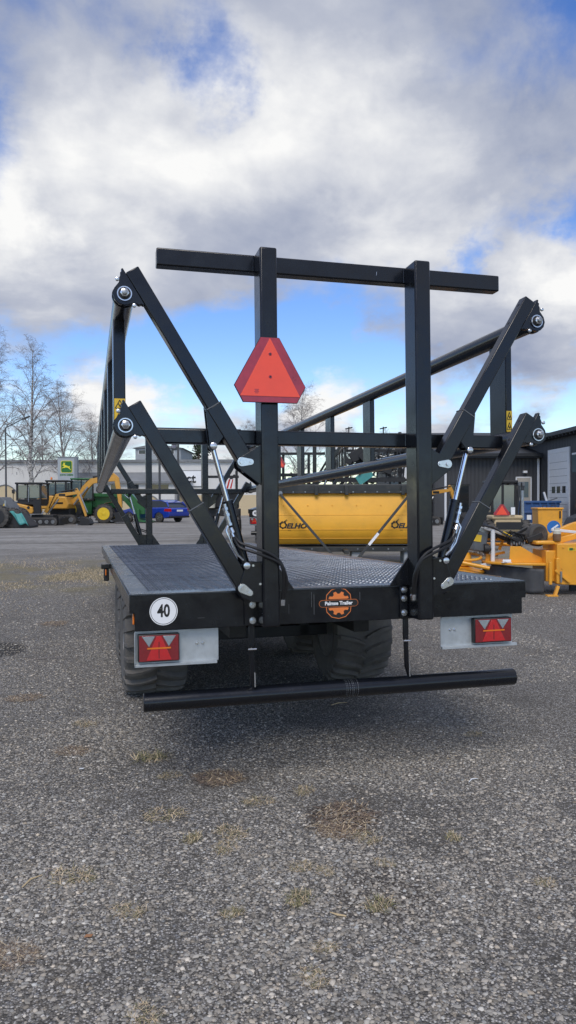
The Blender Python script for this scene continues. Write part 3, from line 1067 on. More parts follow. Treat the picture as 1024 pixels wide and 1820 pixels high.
# maker's badge
def badge():
    cx, cz = -.021, -.098
    y = -.001
    hexp = [(cx, cz + .0935), (cx + .045, cz + .083), (cx + .076, cz + .052), (cx + .083, cz), (cx + .076, cz - .052), (cx + .045, cz - .083),
            (cx, cz - .0935), (cx - .045, cz - .083), (cx - .076, cz - .052), (cx - .083, cz), (cx - .076, cz + .052), (cx - .045, cz + .083)]
    def inset(poly, k):
        return [(cx + (a - cx) * k, cz + (b - cz) * k) for a, b in poly]
    bd = TB().prism(hexp, y, y + .0008).build('maker_badge', 'sticker_orange', tr)
    TB().prism(inset(hexp, .955), y - .0006, y).build('badge_field', 'sticker_black', bd)
    for sgn in (1, -1):
        pts = []
        pts += [(cx - .052, cz + sgn * .026)]
        for k in range(0, 25):
            t = R(180) - R(180) * k / 24
            tooth = (k % 6) in (2, 3, 4)
            r = .066 if tooth else .050
            x_, z_ = cx + r * math.cos(t) * 1.0, cz + sgn * (.014 + r * math.sin(t) * .86)
            if abs(z_ - cz) > .027:
                pts.append((x_, z_))
        pts += [(cx + .052, cz + sgn * .026)]
        if sgn < 0:
            pts.reverse()
        TB().prism(pts, y - .0012, y - .0006).build('half_gear', 'sticker_orange', bd)
    def pill(w, h):
        p = []
        for k in range(13):
            t = -PI / 2 + PI * k / 12
            p.append((cx + w + h * math.cos(t), cz + h * math.sin(t)))
        for k in range(13):
            t = PI / 2 + PI * k / 12
            p.append((cx - w + h * math.cos(t), cz + h * math.sin(t)))
        return p
    TB().prism(pill(.102, .0215), y - .0018, y - .0012).build('banner_edge', 'sticker_orange', bd)
    TB().prism(pill(.102, .0195), y - .0024, y - .0018).build('banner', 'sticker_black', bd)
    text('Palmse Trailer', .0295, 'sticker_white', bd, M0 @ face_south(cx, y - .0027, cz), 'badge_lettering', bold=.0011, depth=.0002, xscale=1.02)
badge()

# lamp brackets and tail lamps
def lamp(x0, x1, side):
    br = TB().box(x0, x1, .052, .056, -.405, -.222).build('lamp_bracket', 'galvanised', tr, .001)
    xo, xi = (x0, x1) if side < 0 else (x1, x0)
    TB().box(x0 - .001, x1 + (.02 if side > 0 else -.012), .026, .0515, -.418, -.402).build('bracket_lip', 'galvanised', br, .001)
    TB().box(x0 + .002, x1 - .002, .040, .0515, -.226, -.217).build('bracket_top_lip', 'galvanised', br, .001)
    if side < 0:
        TB().box(x0 - .002, x0 + .002, .02, .0515, -.41, -.226).build('bracket_side_lip', 'galvanised', br, .001)
        lx0, lx1 = -1.204, -.972
    else:
        lx0, lx1 = .885, 1.150
    z0, z1 = -.388, -.232
    yb, yf = .0515, .002
    lp = TB().box(lx0, lx1, yf + .006, yb, z0, z1).build('tail_lamp', 'black_plastic', tr, .006)
    w = lx1 - lx0
    cx = (lx0 + lx1) / 2
    f = lambda u, v: (lx0 + .006 + (w - .012) * u, z0 + .006 + (z1 - z0 - .012) * v)
    TB().prism([f(0, 0), f(1, 0), f(1, 1), f(0, 1)], yf + .002, yf + .006).build('lens', 'lens_dark_red', lp)
    TB().prism([f(.18, .03), f(.82, .03), f(.56, .96), f(.44, .96)], yf - .002, yf + .002).build('triangle_reflector', 'lens_red', lp, .001)
    TB().prism([f(.07, .97), f(.40, .97), f(.25, .55)], yf - .001, yf + .002).build('clear_lens', 'lens_clear', lp, .001)
    TB().prism([f(.60, .97), f(.93, .97), f(.75, .55)], yf - .001, yf + .002).build('clear_lens', 'lens_clear', lp, .001)
    TB().prism([f(.20, .47), f(.80, .47), f(.80, .53), f(.20, .53)], yf - .0035, yf - .0015).build('amber_strip', 'lens_amber', lp)
    TB().prism([f(.485, .1), f(.515, .1), f(.515, .75), f(.485, .75)], yf - .0032, yf - .0018).build('lens_rib', 'lens_dark_red', lp)
    for k in (.35, .68):
        xx = (x0 + .03 if side > 0 else x1 - .16) + .1 * k
        put('bolt', BOLT_S, br, xx, .0518, -.30)
lamp(-1.22, -.742, -1)
lamp(.672, 1.178, 1)
TB().box(-1.232, -1.222, .02, .055, -.175, -.115).build('side_marker', 'lens_amber', tr, .003)
TB().box(1.222, 1.232, .02, .055, -.175, -.115).build('side_marker', 'lens_amber', tr, .003)
# side bracket with lamp further along the left rail
sb = TB().box(-1.34, -1.25, 3.62, 3.70, -.085, -.035).build('side_lamp_bracket', BK, tr, .006)
TB().box(-1.315, -1.262, 3.63, 3.69, -.21, -.085).build('side_lamp', 'black_plastic', sb, .01)
TB().box(-1.30, -1.29, 3.60, 3.63, -.15, -.09).build('lamp_lens', 'lens_amber', sb, .002)

# underrun bar
bum = TB().tube([(-1.175, .04, -.620), (1.175, .04, -.620)], .0525, 32).build('underrun_bar', BK, tr, .004)
m = TB()
for k in range(7):
    x = .02 + k * .012 + random.uniform(-.003, .003)
    m.lathe([(x, .0527), (x + random.uniform(.001, .004), .0527)], (0, .04, -.62), 'X', 24)
m.build('scuff_marks', 'grey_paint', bum)
for x, a, b in ((-.553, -.02, .04), (.42, -.02, .04)):
    h = TB().bar((x, .02, -.20), (x, .02, -.34), .034, .018).build('bar_hanger', BK, bum, .003)
    TB().tube([(x, .02, -.32), (x + .005, .02, -.50), (x + (.045 if x > 0 else .01), .05, -.60)], .015, 12).build('hanger_stay', BK, h)
    TB().tube([(x - .024, .0, -.345), (x + .026, .0, -.345)], .006, 8).build('bolt', 'zinc', h)
    TB().bar((x + .013, -.004, -.48), (x + .016, .0, -.565), .008, .004).build('split_pin', 'zinc', h)

# wheels
def wheel_mesh():
    Rr, Wd = .48, .54
    h = Wd / 2
    prof = [(-h + .03, .255), (-h + .005, .30), (-h, .36), (-h + .012, .415), (-h + .045, .430), (-h * .5, .438), (0, .441),
            (h * .5, .438), (h - .045, .430), (h - .012, .415), (h, .36), (h - .005, .30), (h - .03, .255)]
    m = MB().lathe(prof, axis='X', n=56)
    NL = 22
    for side in (-1, 1):
        for k in range(NL):
            a0 = 2 * PI * (k + (.5 if side > 0 else 0)) / NL
            rows = []
            for j, (x, da, r, w) in enumerate(((.0, .0, .443, .022), (.06, .07, .442, .027), (.13, .125, .440, .032), (.20, .155, .436, .036), (.245, .165, .428, .038), (h + .001, .170, .395, .034))):
                ang = a0 + da
                ra = w / .47
                base = r - .012
                top = .48 if j < 3 else (.476 if j == 3 else (.462 if j == 4 else .400))
                ring = []
                for (rr, dd) in ((base, -ra * .62), (top, -ra * .42), (top, ra * .42), (base, ra * .62)):
                    t = ang + dd
                    ring.append((side * x, rr * math.cos(t), rr * math.sin(t)))
                rows.append(ring)
            m.sheet(rows)
            o = len(m.v) - 4
            m.f.append((o, o + 1, o + 2, o + 3))
            o2 = len(m.v) - 24
            m.f.append((o2 + 3, o2 + 2, o2 + 1, o2))
    ty = m.mesh('tyre', 'dusty_rubber_shade_lift', angle=28)
    r = MB()
    r.lathe([(-.24, .262), (-.245, .25), (-.18, .235), (-.12, .225), (-.09, .12), (-.11, .09), (-.15, .085), (-.155, .04)], axis='X', n=36)
    r.lathe([(.24, .262), (.245, .25), (.18, .235), (.12, .225), (.09, .12), (.0, .09)], axis='X', n=36)
    rim = r.mesh('rim', 'bare_steel')
    return ty, rim
TY, RIM = wheel_mesh()
for y in (2.45, 3.68):
    ax = TB().box(-.70, .70, y - .05, y + .05, -.67, -.57).build('axle', 'chassis_black', tr, .005)
    for sx in (-1, 1):
        gz = 0.48 + math.tan(.0278) * (y - 2.45) * 1.0 + OX.z
        w = link('wheel', RIM, tr, (sx * .92, y - OX.y, gz - OX.z), (0, 0, 0 if sx < 0 else PI))
        w['label'] = 'wide flotation wheel with diagonal tread bars'
        link('tyre', TY, w).rotation_euler = (random.uniform(0, 6), 0, 0)
for sx in (-1, 1):
    TB(sx=sx).bar((.46, 2.40, -.60), (.46, 3.75, -.60), .14, .10, (1, 0, 0)).build('bogie_beam', 'chassis_black', tr, .01)
    TB(sx=sx).prism([(2.80, -.44), (3.34, -.44), (3.18, -.60), (2.96, -.60)], .41, .51, 'YZ').build('bogie_bracket', 'chassis_black', tr)
# drawbar with stand
for sx in (-1, 1):
    TB(sx=sx).bar((.44, TL - .1, -.36), (.06, TL + 1.55, -.42), .12, .12, (0, 0, 1)).build('drawbar', BK, tr, .006)
TB().tube([(0, TL + 1.5, -.42), (0, TL + 1.75, -.42)], .055, 18).build('tow_eye', BK, tr)
gz = -1.10 + .0278 * (TL + 1.1 - 2.45) + .16
TB().tube([(0, TL + 1.1, gz), (0, TL + 1.1, -.2)], .04, 14).build('stand_leg', BK, tr)
TB().box(-.12, .12, TL + .98, TL + 1.22, gz - .015, gz + .004).build('stand_foot', BK, tr)

# ================================================================== BACKGROUND: BUILDINGS
BR = -R(15)
def bx(name, m, parent, x0, x1, y0, y1, z0, z1, bevel=0.0):
    return MB().box(x0, x1, y0, y1, z0, z1).build(name, m, parent, bevel)

def loc(x, y):
    return (x, y, terr(x, y))

# long white hall behind the diggers.  local x: right, y: away
wb = thing('white_hall', 'long white rendered hall with beige arches, grey lean-to roof and black lettered sign', 'building', loc(8.68, 65.53), BR)
bx('wall', 'wall_white', wb, -42, 6.5, 0, 16, -.3, 5.0)
bx('roof_edge', 'roof_grey', wb, -42.3, 6.8, -.25, 16.2, 5.0, 5.22)
MB().prism([(-.25, 5.22), (16.2, 5.22), (16.2, 5.35), (8, 5.4)], -42.2, 6.7, 'YZ').build('roof', 'roof_grey', wb)
up = bx('upper_storey', 'wall_grey', wb, -6.6, -2.2, 3.0, 12, 5.2, 6.5)
MB().prism([(-6.9, 6.5), (-1.9, 6.5), (-4.6, 6.95)], 2.8, 12.2, 'XZ').build('gable_roof', 'roof_grey', up)
for x in (-5.9, -4.5, -3.2):
    w = bx('window', 'glass_dark', up, x - .35, x + .35, 2.97, 3.0, 5.95, 6.3)
    bx('window_frame', 'trim_white', w, x - .4, x + .4, 2.985, 2.995, 5.9, 6.35)
lt = MB().prism([(-2.6, 3.15), (0.02, 4.05), (0.02, 3.85), (-2.6, 2.95)], -12.5, -1.8, 'YZ').build('lean_to_roof', 'roof_grey', wb)
bx('lean_to_wall', 'wall_white', wb, -12.2, -2.0, -2.3, -.02, -.3, 2.96)
for x in (-11.0, -9.2, -7.4, -5.6, -3.8, -2.9):
    w = bx('window', 'glass_dark', wb, x - .35, x + .35, -2.33, -2.3, 2.45, 2.85)
    bx('window_sill', 'trim_white', w, x - .4, x + .4, -2.38, -2.335, 2.38, 2.45)
def arch(x, w, zt, y):
    poly = [(x - w, -.2), (x + w, -.2)] + [(x + w * math.cos(PI * k / 14), .6 + (zt - .6) * math.sin(PI * k / 14)) for k in range(15)]
    MB().prism(poly, y - .04, y - .005).build('arch_panel', 'wall_beige', wb)
    m = MB()
    pts = [(x + w * math.cos(PI * k / 14), y - .06, .6 + (zt - .6) * math.sin(PI * k / 14)) for k in range(15)]
    m.tube(pts, .05, 6).build('arch_moulding', 'roof_grey', wb)
for x in (-21.5, -18.2, -14.9):
    arch(x, 1.55, 2.9, 0)
for x in (-10.4, -7.2, -4.4):
    arch(x, 1.2, 1.9, -2.3)
bx('lower_band', 'wall_beige', wb, -1.9, 6.4, -.03, -.005, -.3, 1.9)
for x in (-1.0, .8, 3.2):
    w = bx('window', 'glass_dark', wb, x - .4, x + .4, -.045, -.02, 1.0, 1.8)
    bx('window_frame', 'trim_white', w, x - .47, x + .47, -.035, -.028, .93, 1.87)
MB().box(-3.5, -.6, -1.4, -.02, 3.2, 3.35).build('canopy', 'trim_white', wb)
MB().box(-3.4, -.7, -.08, -.02, 2.0, 3.2).build('roller_door', 'wall_grey', wb)
sg = bx('wall_sign', 'sticker_white', wb, -2.35, .15, -.10, -.03, 2.75, 4.15)
bx('sign_frame', 'roof_grey', sg, -2.42, .22, -.07, -.025, 2.68, 4.22)
text('est', 1.15, 'sticker_black', sg, face_south(-1.05, -.11, 3.42), 'sign_lettering', bold=.035, depth=.004)

# charcoal workshop on the right
wk = thing('workshop', 'charcoal metal-clad workshop with tall grey sectional door and pale side door', 'building', loc(20.66, 39.54), BR)
LW = 6.1
bx('main_wall', 'cladding_charcoal', wk, -2.2, 22, 4.0, 18, -.3, 5.3)
MB().prism([(3.6, 5.2), (11, 6.6), (18.4, 5.2), (18.4, 5.0), (3.6, 5.0)], -2.6, 22.3, 'YZ').build('main_roof', 'roof_sheet', wk)
bx('annex_wall', 'cladding_charcoal', wk, 0.0, LW, 0, 4.0, -.3, 4.15)
MB().prism([(-.5, 4.12), (4.0, 5.0), (4.0, 5.14), (-.5, 4.28)], -.35, LW + .02, 'YZ').build('annex_roof', 'roof_sheet', wk)
bx('fascia', 'roof_dark', wk, -.35, LW + .01, -.56, -.5, 4.0, 4.3)
bx('annex_gutter', 'roof_dark', wk, -.36, LW, -.66, -.56, 4.1, 4.2)
# right wing whose side faces the yard
wing = MB().box(LW + .02, 20, -18, 4.0, -.3, 5.25).build('wing_wall', 'cladding_charcoal_side', wk)
MB().prism([(LW - .55, 5.12), (LW - .55, 5.36), (12, 6.2), (20, 5.4), (20, 5.12)], -18.6, 4.4, 'XZ').build('wing_roof', 'roof_dark', wk, .02)
RAF = MB().box(LW - .50, LW + .1, -.03, .03, 5.0, 5.115).mesh('rafter_end', 'roof_dark')
for k in range(40):
    link('rafter_end', RAF, wk, (0, -18.17 + k * .56, 0))
dr = bx('sectional_door', 'door_grey', wk, LW - .04, LW + .015, -4.9, -1.9, -.2, 4.15)
for y0, y1, z0, z1 in ((-5.15, -4.9, -.2, 4.4), (-1.9, -1.65, -.2, 4.4), (-4.9, -1.9, 4.15, 4.4)):
    bx('door_frame', 'trim_white', dr, LW - .06, LW + .016, y0, y1, z0, z1)
for k in range(1, 10):
    bx('door_groove', 'roof_grey', dr, LW - .043, LW - .039, -4.9, -1.9, k * .42 - .2, k * .42 - .18)
for k in range(3):
    bx('door_pane', 'glass_dark', dr, LW - .05, LW - .041, -4.6 + k * .85, -4.05 + k * .85, 1.75, 2.15)
wn2 = bx('window', 'glass_cab', wk, LW - .02, LW + .016, -7.2, -5.5, 2.9, 3.9)
bx('window_frame', 'trim_white', wn2, LW - .03, LW + .01, -7.2, -5.5, 3.9, 4.0)
sdn = bx('side_door', 'door_tan', wk, 4.62, 5.50, -.05, .01, -.2, 2.75)
bx('door_pane', 'glass_cab', sdn, 4.75, 5.37, -.06, -.048, 1.5, 2.5)
bx('door_frame', 'trim_white', sdn, 4.55, 4.62, -.06, .01, -.2, 2.82)
bx('door_frame', 'trim_white', sdn, 5.50, 5.57, -.06, .01, -.2, 2.82)
bx('door_frame', 'trim_white', sdn, 4.55, 5.57, -.06, .01, 2.75, 2.82)
bx('wall_lamp', 'trim_white', wk, 5.0, 5.25, -.22, 0, 3.05, 3.2, .02)
bx('downpipe', 'trim_white', wk, 5.92, 6.06, -.14, -.01, -.2, 4.0, .03)
bx('downpipe', 'trim_white', wk, -.02, .12, -.14, -.01, -.2, 4.0, .03)
wn3 = bx('window', 'glass_dark', wk, .35, 1.55, -.04, .01, .6, 2.3)
bx('window_frame', 'black_plastic', wn3, .28, 1.62, -.03, .005, 2.3, 2.36)
bx('window_mullion', 'black_plastic', wn3, .92, .98, -.06, -.01, .6, 2.3)
bx('grey_gate', 'door_grey', wk, -2.1, -.15, 3.9, 3.99, -.2, 3.6)

# ================================================================== SIGN PYLON, POLES
py = thing('sign_pylon', 'grey dealer sign pylon with green and yellow leaping deer emblem', 'sign', loc(-2.84, 53.1), BR)
bx('panel', 'pylon_grey', py, -.70, .70, -.18, .18, 0, 4.58, .02)
bx('side_strip', 'pylon_dark', py, .52, .74, -.20, .20, 0, 4.60, .02)
bx('cap', 'pylon_dark', py, -.72, .76, -.21, .21, 4.58, 4.64)
em = MB()
def rrect(cx, cz, w, h, r):
    p = []
    for (sx, sz, a0) in ((1, 1, 0), (-1, 1, 90), (-1, -1, 180), (1, -1, 270)):
        for k in range(6):
            a = R(a0 + 18 * k)
            p.append((cx + sx * (w - r) + r * math.cos(a), cz + sz * (h - r) + r * math.sin(a)))
    return p
ebk = MB().prism(rrect(-.04, 3.92, .42, .44, .12), -.20, -.181).build('emblem_plate', 'logo_yellow', py)
MB().prism(rrect(-.04, 3.92, .385, .405, .10), -.206, -.2005).build('emblem_field', 'logo_green', ebk)
# leaping deer outline (facing left)
deer = [(-.33, .10), (-.27, .17), (-.22, .20), (-.25, .28), (-.20, .33), (-.17, .24), (-.14, .31), (-.09, .31), (-.14, .20), (-.12, .14), (-.02, .10), (.10, .06),
        (.20, .02), (.26, .06), (.27, .0), (.23, -.06), (.28, -.16), (.35, -.24), (.30, -.24), (.20, -.15), (.12, -.08), (.0, -.06), (-.08, -.05), (-.17, -.10),
        (-.27, -.08), (-.33, -.14), (-.35, -.12), (-.28, -.03), (-.20, -.02), (-.21, .05), (-.25, .09)]
MB().prism([(-.04 + a * .95, 3.92 + b * .95) for a, b in deer], -.212, -.2065).build('leaping_deer', 'logo_yellow', ebk)
text('JOHN DEERE', .17, 'logo_green', py, face_south(-.04, -.19, 3.32), 'sign_lettering', bold=.006, depth=.003)
lp = thing('street_lamp', 'slim dark street lamp with an angled arm beside the tall birch', 'street lamp', loc(-6.4, 45.77), BR)
MB().tube([(0, 0, -.1), (0, 0, 6.0)], [.07, .045], 8).build('pole', 'pole_steel', lp)
MB().tube([(0, 0, 5.98), (1.1, 0, 6.55)], .03, 6).build('lamp_arm', 'pole_steel', lp)
MB().obox((1.3, 0, 6.62), (.5, .18, .09), (0, -.4, 0)).build('lamp_head', 'pole_steel', lp, .02)
for (x, y, h, lab, fl) in ((3.39, 48.32, 5.0, 'plain black steel pole beside the blue car', 0), (4.64, 47.98, 5.45, 'black steel pole with a floodlight at its top behind the blue car', 1)):
    p = thing('yard_pole', lab, 'pole', loc(x, y), BR)
    MB().box(-.07, .07, -.07, .07, -.1, h).build('pole', 'pole_steel', p, .01)
    if fl:
        MB().box(-.45, -.07, -.04, .04, 4.9, 4.98).build('bracket', 'pole_steel', p)
        f = MB().obox((-.26, -.1, 5.18), (.36, .16, .30), (.5, 0, .1)).build('floodlight', 'black_plastic', p, .02)
        MB().obox((-.26, -.19, 5.14), (.28, .02, .22), (.5, 0, .1)).build('floodlight_glass', 'lens_clear', f)
    else:
        MB().box(-.2, .2, -.04, .04, 4.2, 4.28).build('bracket', 'pole_steel', p)

# ================================================================== TREES
def grow(seed, H, spread, droop, trunk_r, dens=1.0, lean=(0, 0)):
    dens *= 1.12
    rnd = random.Random(seed)
    tm, cm = MB(), MB()
    pts, rs = [], []
    n = 14
    x = y = 0.0
    for i in range(n + 1):
        t = i / n
        pts.append(Vector((x + lean[0] * t * t * H, y + lean[1] * t * t * H, t * H)))
        rs.append(max(.012, trunk_r * (1 - t) ** .85 * (1 + .5 * max(0, .06 - t) / .06)))
        x += rnd.uniform(-.09, .09)
        y += rnd.uniform(-.09, .09)
    tm.tube(pts, rs, 9)

    def P(t):
        f = t * n
        i = min(n - 1, int(f))
        return pts[i].lerp(pts[i + 1], f - i), rs[i] + (rs[i + 1] - rs[i]) * (f - i)

    def branch(p, d, ln, r, lev):
        segs = 5 if lev < 2 else 4
        q = [p]
        c = p.copy()
        dd = d.copy()
        dirs = [dd.copy()]
        for k in range(segs):
            dr_ = droop * (.35 if lev == 0 else (.7 if lev == 1 else 1.25))
            up_ = (.10 if k < 2 else -.02) if lev == 0 else 0
            dd = (dd + Vector((rnd.uniform(-.14, .14), rnd.uniform(-.14, .14), rnd.uniform(-.10, .10) - dr_ * (k / segs) ** 1.3 * .55 + up_))).normalized()
            c = c + dd * (ln / segs)
            q.append(c.copy())
            dirs.append(dd.copy())
        m_ = tm if lev == 0 and r > .045 else cm
        m_.tube(q, [max(.003, r * (1 - .8 * k / segs)) for k in range(segs + 1)], 5 if lev == 0 else 3, cap=False)
        if lev < 3:
            cnt = {0: int(9 * dens), 1: int(6 * dens), 2: int(4 * dens)}[lev]
            for k in range(cnt):
                f = rnd.uniform(.22, 1.0)
                i = min(segs - 1, int(f * segs))
                b = q[i].lerp(q[i + 1], f * segs - i)
                side = Vector((rnd.gauss(0, 1), rnd.gauss(0, 1), rnd.gauss(0, .45)))
                nd = (dirs[i] * .75 + side.normalized() * .75).normalized()
                branch(b, nd, ln * rnd.uniform(.32, .55), r * .42, lev + 1)
    nb = int(26 * dens)
    for k in range(nb):
        t = .20 + .78 * ((k + rnd.random()) / nb)
        p, r = P(t)
        a = k * 2.4 + rnd.uniform(-.5, .5)
        el = rnd.uniform(.55, 1.0) + .35 * t
        d = Vector((math.cos(a) * math.cos(el), math.sin(a) * math.cos(el), math.sin(el)))
        ln = spread * (1 - .72 * max(0, t - .35) / .65) * rnd.uniform(.75, 1.15) * (.75 if t < .3 else 1)
        branch(p, d, ln, max(.016, r * .38), 0)
    return tm, cm

def tree(name, label, x, y, seed, H, spread, droop, r, dens=1.0, lean=(0, 0), src=None, rot=0, sc=1, group=None):
    t = thing(name, label, 'tree', (x, y, terr(x, y) - .05), rot, group)
    if src:
        for ch in src.children:
            c = ch.copy()
            COL.objects.link(c)
            c.parent = t
        t.scale = (sc, sc, sc)
        return t
    tm, cm = grow(seed, H, spread, droop, r, dens, lean)
    tm.build('trunk', 'birch_bark', t, angle=60, fix=False)
    cm.build('crown', 'bark_twig', t, smooth=False, fix=False)
    return t
b1 = tree('birch_tree', 'tall bare white-barked birch between the lamp and the sign pylon', -5.57, 56.93, 3, 13.3, 4.0, .9, .21, 1.0)
b0 = tree('birch_tree', 'tallest bare birch beside the street lamp, cut by the picture edge', -8.75, 57.8, 5, 14.4, 4.4, .8, .22, 1.0)
b2 = tree('birch_tree', 'shorter wide bare birch standing behind the deer sign pylon', -3.4, 64.6, 8, 11.0, 4.6, .75, .17, 1.0)
tree('birch_tree', 'small pale bare birch between the two birches near the pylon', -5.9, 76, 0, 0, 0, 0, 0, src=b1, rot=2.1, sc=.72)
tree('birch_tree', 'low spreading bare birch right of the deer sign pylon', -0.9, 68.3, 0, 0, 0, 0, 0, src=b2, rot=1.0, sc=.80)
tree('birch_tree', 'far bare tree rising between the two rear posts of the big trailer', 20.31, 72.8, 0, 0, 0, 0, 0, src=b2, rot=2.6, sc=1.12)
tree('birch_tree', 'far bare tree seen low beside the left rear post', 15.2, 76.0, 0, 0, 0, 0, 0, src=b1, rot=.6, sc=.72)
tree('birch_tree', 'far bare tree low behind the yellow drum', 27.5, 78.0, 0, 0, 0, 0, 0, src=b2, rot=4.0, sc=.80)
tree('birch_tree', 'far bare tree low behind the right rear post', 33.5, 80.0, 0, 0, 0, 0, 0, src=b1, rot=3.3, sc=.72)
tree('birch_tree', 'far bare tree behind the second bale trailer', 18.0, 84.0, 0, 0, 0, 0, 0, src=b1, rot=5.1, sc=.78)

def pine(x, y, H, seed):
    rnd = random.Random(seed)
    t = thing('pine_tree', 'dark green pine rising behind the white hall roof', 'tree', loc(x, y), 0)
    MB().tube([(0, 0, -.2), (.1, 0, H * .5), (0, .1, H)], [.28, .2, .04], 8).build('trunk', 'bark_dark', t)
    lm, nm = MB(), MB()
    for k in range(34):
        f = .42 + .57 * (k + rnd.random()) / 34
        a = rnd.uniform(0, 6.28)
        ln = (1.0 - .75 * max(0, f - .5) / .5) * rnd.uniform(1.4, 2.7)
        d = Vector((math.cos(a), math.sin(a), rnd.uniform(-.05, .4)))
        p = Vector((0, 0, H * f))
        e = p + d * ln
        lm.tube([p, p.lerp(e, .5) + Vector((0, 0, .1)), e], [.05, .035, .012], 4)
        for j in range(46):
            u = rnd.uniform(.35, 1.05)
            c = p.lerp(e, u) + Vector((rnd.gauss(0, .24), rnd.gauss(0, .24), rnd.gauss(.06, .17)))
            q = [c + Vector((rnd.gauss(0, .16), rnd.gauss(0, .16), rnd.gauss(0, .12))) for _ in range(3)]
            nm._add(q, [(0, 1, 2)])
    lm.build('limbs', 'bark_dark', t)
    nm.build('crown', 'needles', t, smooth=False, fix=False)
pine(11.9, 88.5, 8.6, 4)

# ================================================================== MACHINES ON THE LEFT
def track(parent, x0, x1, y0, y1, h):
    r = h / 2
    poly = [(x1 - r + r * math.cos(a), r + r * math.sin(a)) for a in [R(-90 + 18 * k) for k in range(11)]]
    poly += [(x0 + r + r * math.cos(a), r + r * math.sin(a)) for a in [R(90 + 18 * k) for k in range(11)]]
    t = MB().prism(poly, y0, y1).build('track', 'rubber', parent, .01)
    inner = [(x0 + .5 * (x1 - x0) + (p - .5 * (x0 + x1)) * .86, r + (q - r) * .68) for p, q in poly]
    MB().prism(inner, y0 - .015, y0 - .001).build('track_frame', 'black_plastic', t)
    for k in range(5):
        xx = x0 + r + (x1 - x0 - 2 * r) * k / 4
        MB().lathe([(y0 - .03, r * .45), (y0 - .012, r * .5)], (xx, 0, r), 'Y', 14).build('roller', 'bare_steel', t)
    m = MB()
    N = 26
    for k in range(N):
        xx = x0 + r + (x1 - x0 - 2 * r) * k / (N - 1)
        m.box(xx - .02, xx + .02, y0 + .01, y1 - .01, h - .005, h + .02)
    for a in range(-80, 90, 16):
        for (cx, sg) in ((x1 - r, 1), (x0 + r, -1)):
            px, pz = cx + sg * (r + .005) * math.cos(R(a)), r + (r + .005) * math.sin(R(a))
            m.obox((px, (y0 + y1) / 2, pz), (.035, y1 - y0 - .02, .04), (0, 0, 0))
    m.build('track_lugs', 'rubber', t)['kind'] = 'stuff'

def cabin(parent, x0, x1, y0, y1, z0, z1, post=.07, name='cab', roof='black_plastic'):
    """glazed cab: pillars, roof and panes"""
    c = MB()
    for x in (x0, x1):
        for y in (y0, y1):
            c.box(x - post / 2, x + post / 2, y - post / 2, y + post / 2, z0, z1)
    c.box(x0 - post / 2, x1 + post / 2, y0 - post / 2 + .003, y1 + post / 2 - .003, z0 - .05, z0 + .04)
    xm = x0 + (x1 - x0) * .45
    c.box(xm - post * .4, xm + post * .4, y0 - .02, y0 + .02, z0, z1)
    cb = c.build(name, 'black_plastic', parent, .01)
    MB().box(x0 - post, x1 + post, y0 - post, y1 + post, z1, z1 + .10).build('roof', roof, cb, .03)
    for a, b in ((x0 + post / 2, xm - post * .4), (xm + post * .4, x1 - post / 2)):
        MB().box(a + .01, b - .01, y0 - .008, y0 + .002, z0 + .08, z1 - .05).build('pane', 'glass_cab', cb)
    MB().box(x1 - .004, x1 + .006, y0 + post, y1 - post, z0 + .06, z1 - .05).build('pane', 'glass_cab', cb)
    MB().box(x0 - .006, x0 + .004, y0 + post, y1 - post, z0 + .06, z1 - .05).build('pane', 'glass_cab', cb)
    MB().box(x0 + post, x1 - post, y1 - .002, y1 + .008, z0 + .06, z1 - .05).build('pane', 'glass_cab', cb)
    return cb

def boom_part(parent, name, pts, w0, w1, t, m='digger_orange'):
    """box-section boom in the XZ plane along pts"""
    b = MB()
    P = [Vector((p[0], 0, p[1])) for p in pts]
    n = len(P)
    up, lo = [], []
    for i, p in enumerate(P):
        d = (P[min(n - 1, i + 1)] - P[max(0, i - 1)]).normalized()
        nn = Vector((-d.z, 0, d.x))
        w = w0 + (w1 - w0) * i / (n - 1)
        if 0 < i < n - 1:
            w *= 1.25
        up.append(p + nn * w / 2)
        lo.append(p - nn * w / 2)
    poly = [(q.x, q.z) for q in up] + [(q.x, q.z) for q in reversed(lo)]
    return b.prism(poly, pts[0][2] - t / 2 if len(pts[0]) > 2 else -t / 2, (pts[0][2] if len(pts[0]) > 2 else 0) + t / 2).build(name, m, parent, .012)

def bucket(parent, cx, cz, s, y0, y1, flip=1):
    poly = [(cx - .35 * s * flip, cz + .55 * s), (cx - .05 * s * flip, cz + .62 * s), (cx + .38 * s * flip, cz + .45 * s), (cx + .55 * s * flip, cz + .12 * s), (cx + .40 * s * flip, cz),
            (cx - .15 * s * flip, cz), (cx - .45 * s * flip, cz + .10 * s), (cx - .20 * s * flip, cz + .22 * s)]
    b = MB().prism(poly, y0, y1).build('bucket', 'black_plastic', parent, .01)
    for k in range(4):
        y = y0 + (y1 - y0) * (k + .5) / 4
        MB().obox((cx - .48 * s * flip, y, cz + .05 * s), (.12 * s, .05, .05), (0, .3 * flip, 0)).build('bucket_tooth', 'bare_steel', b)
    return b

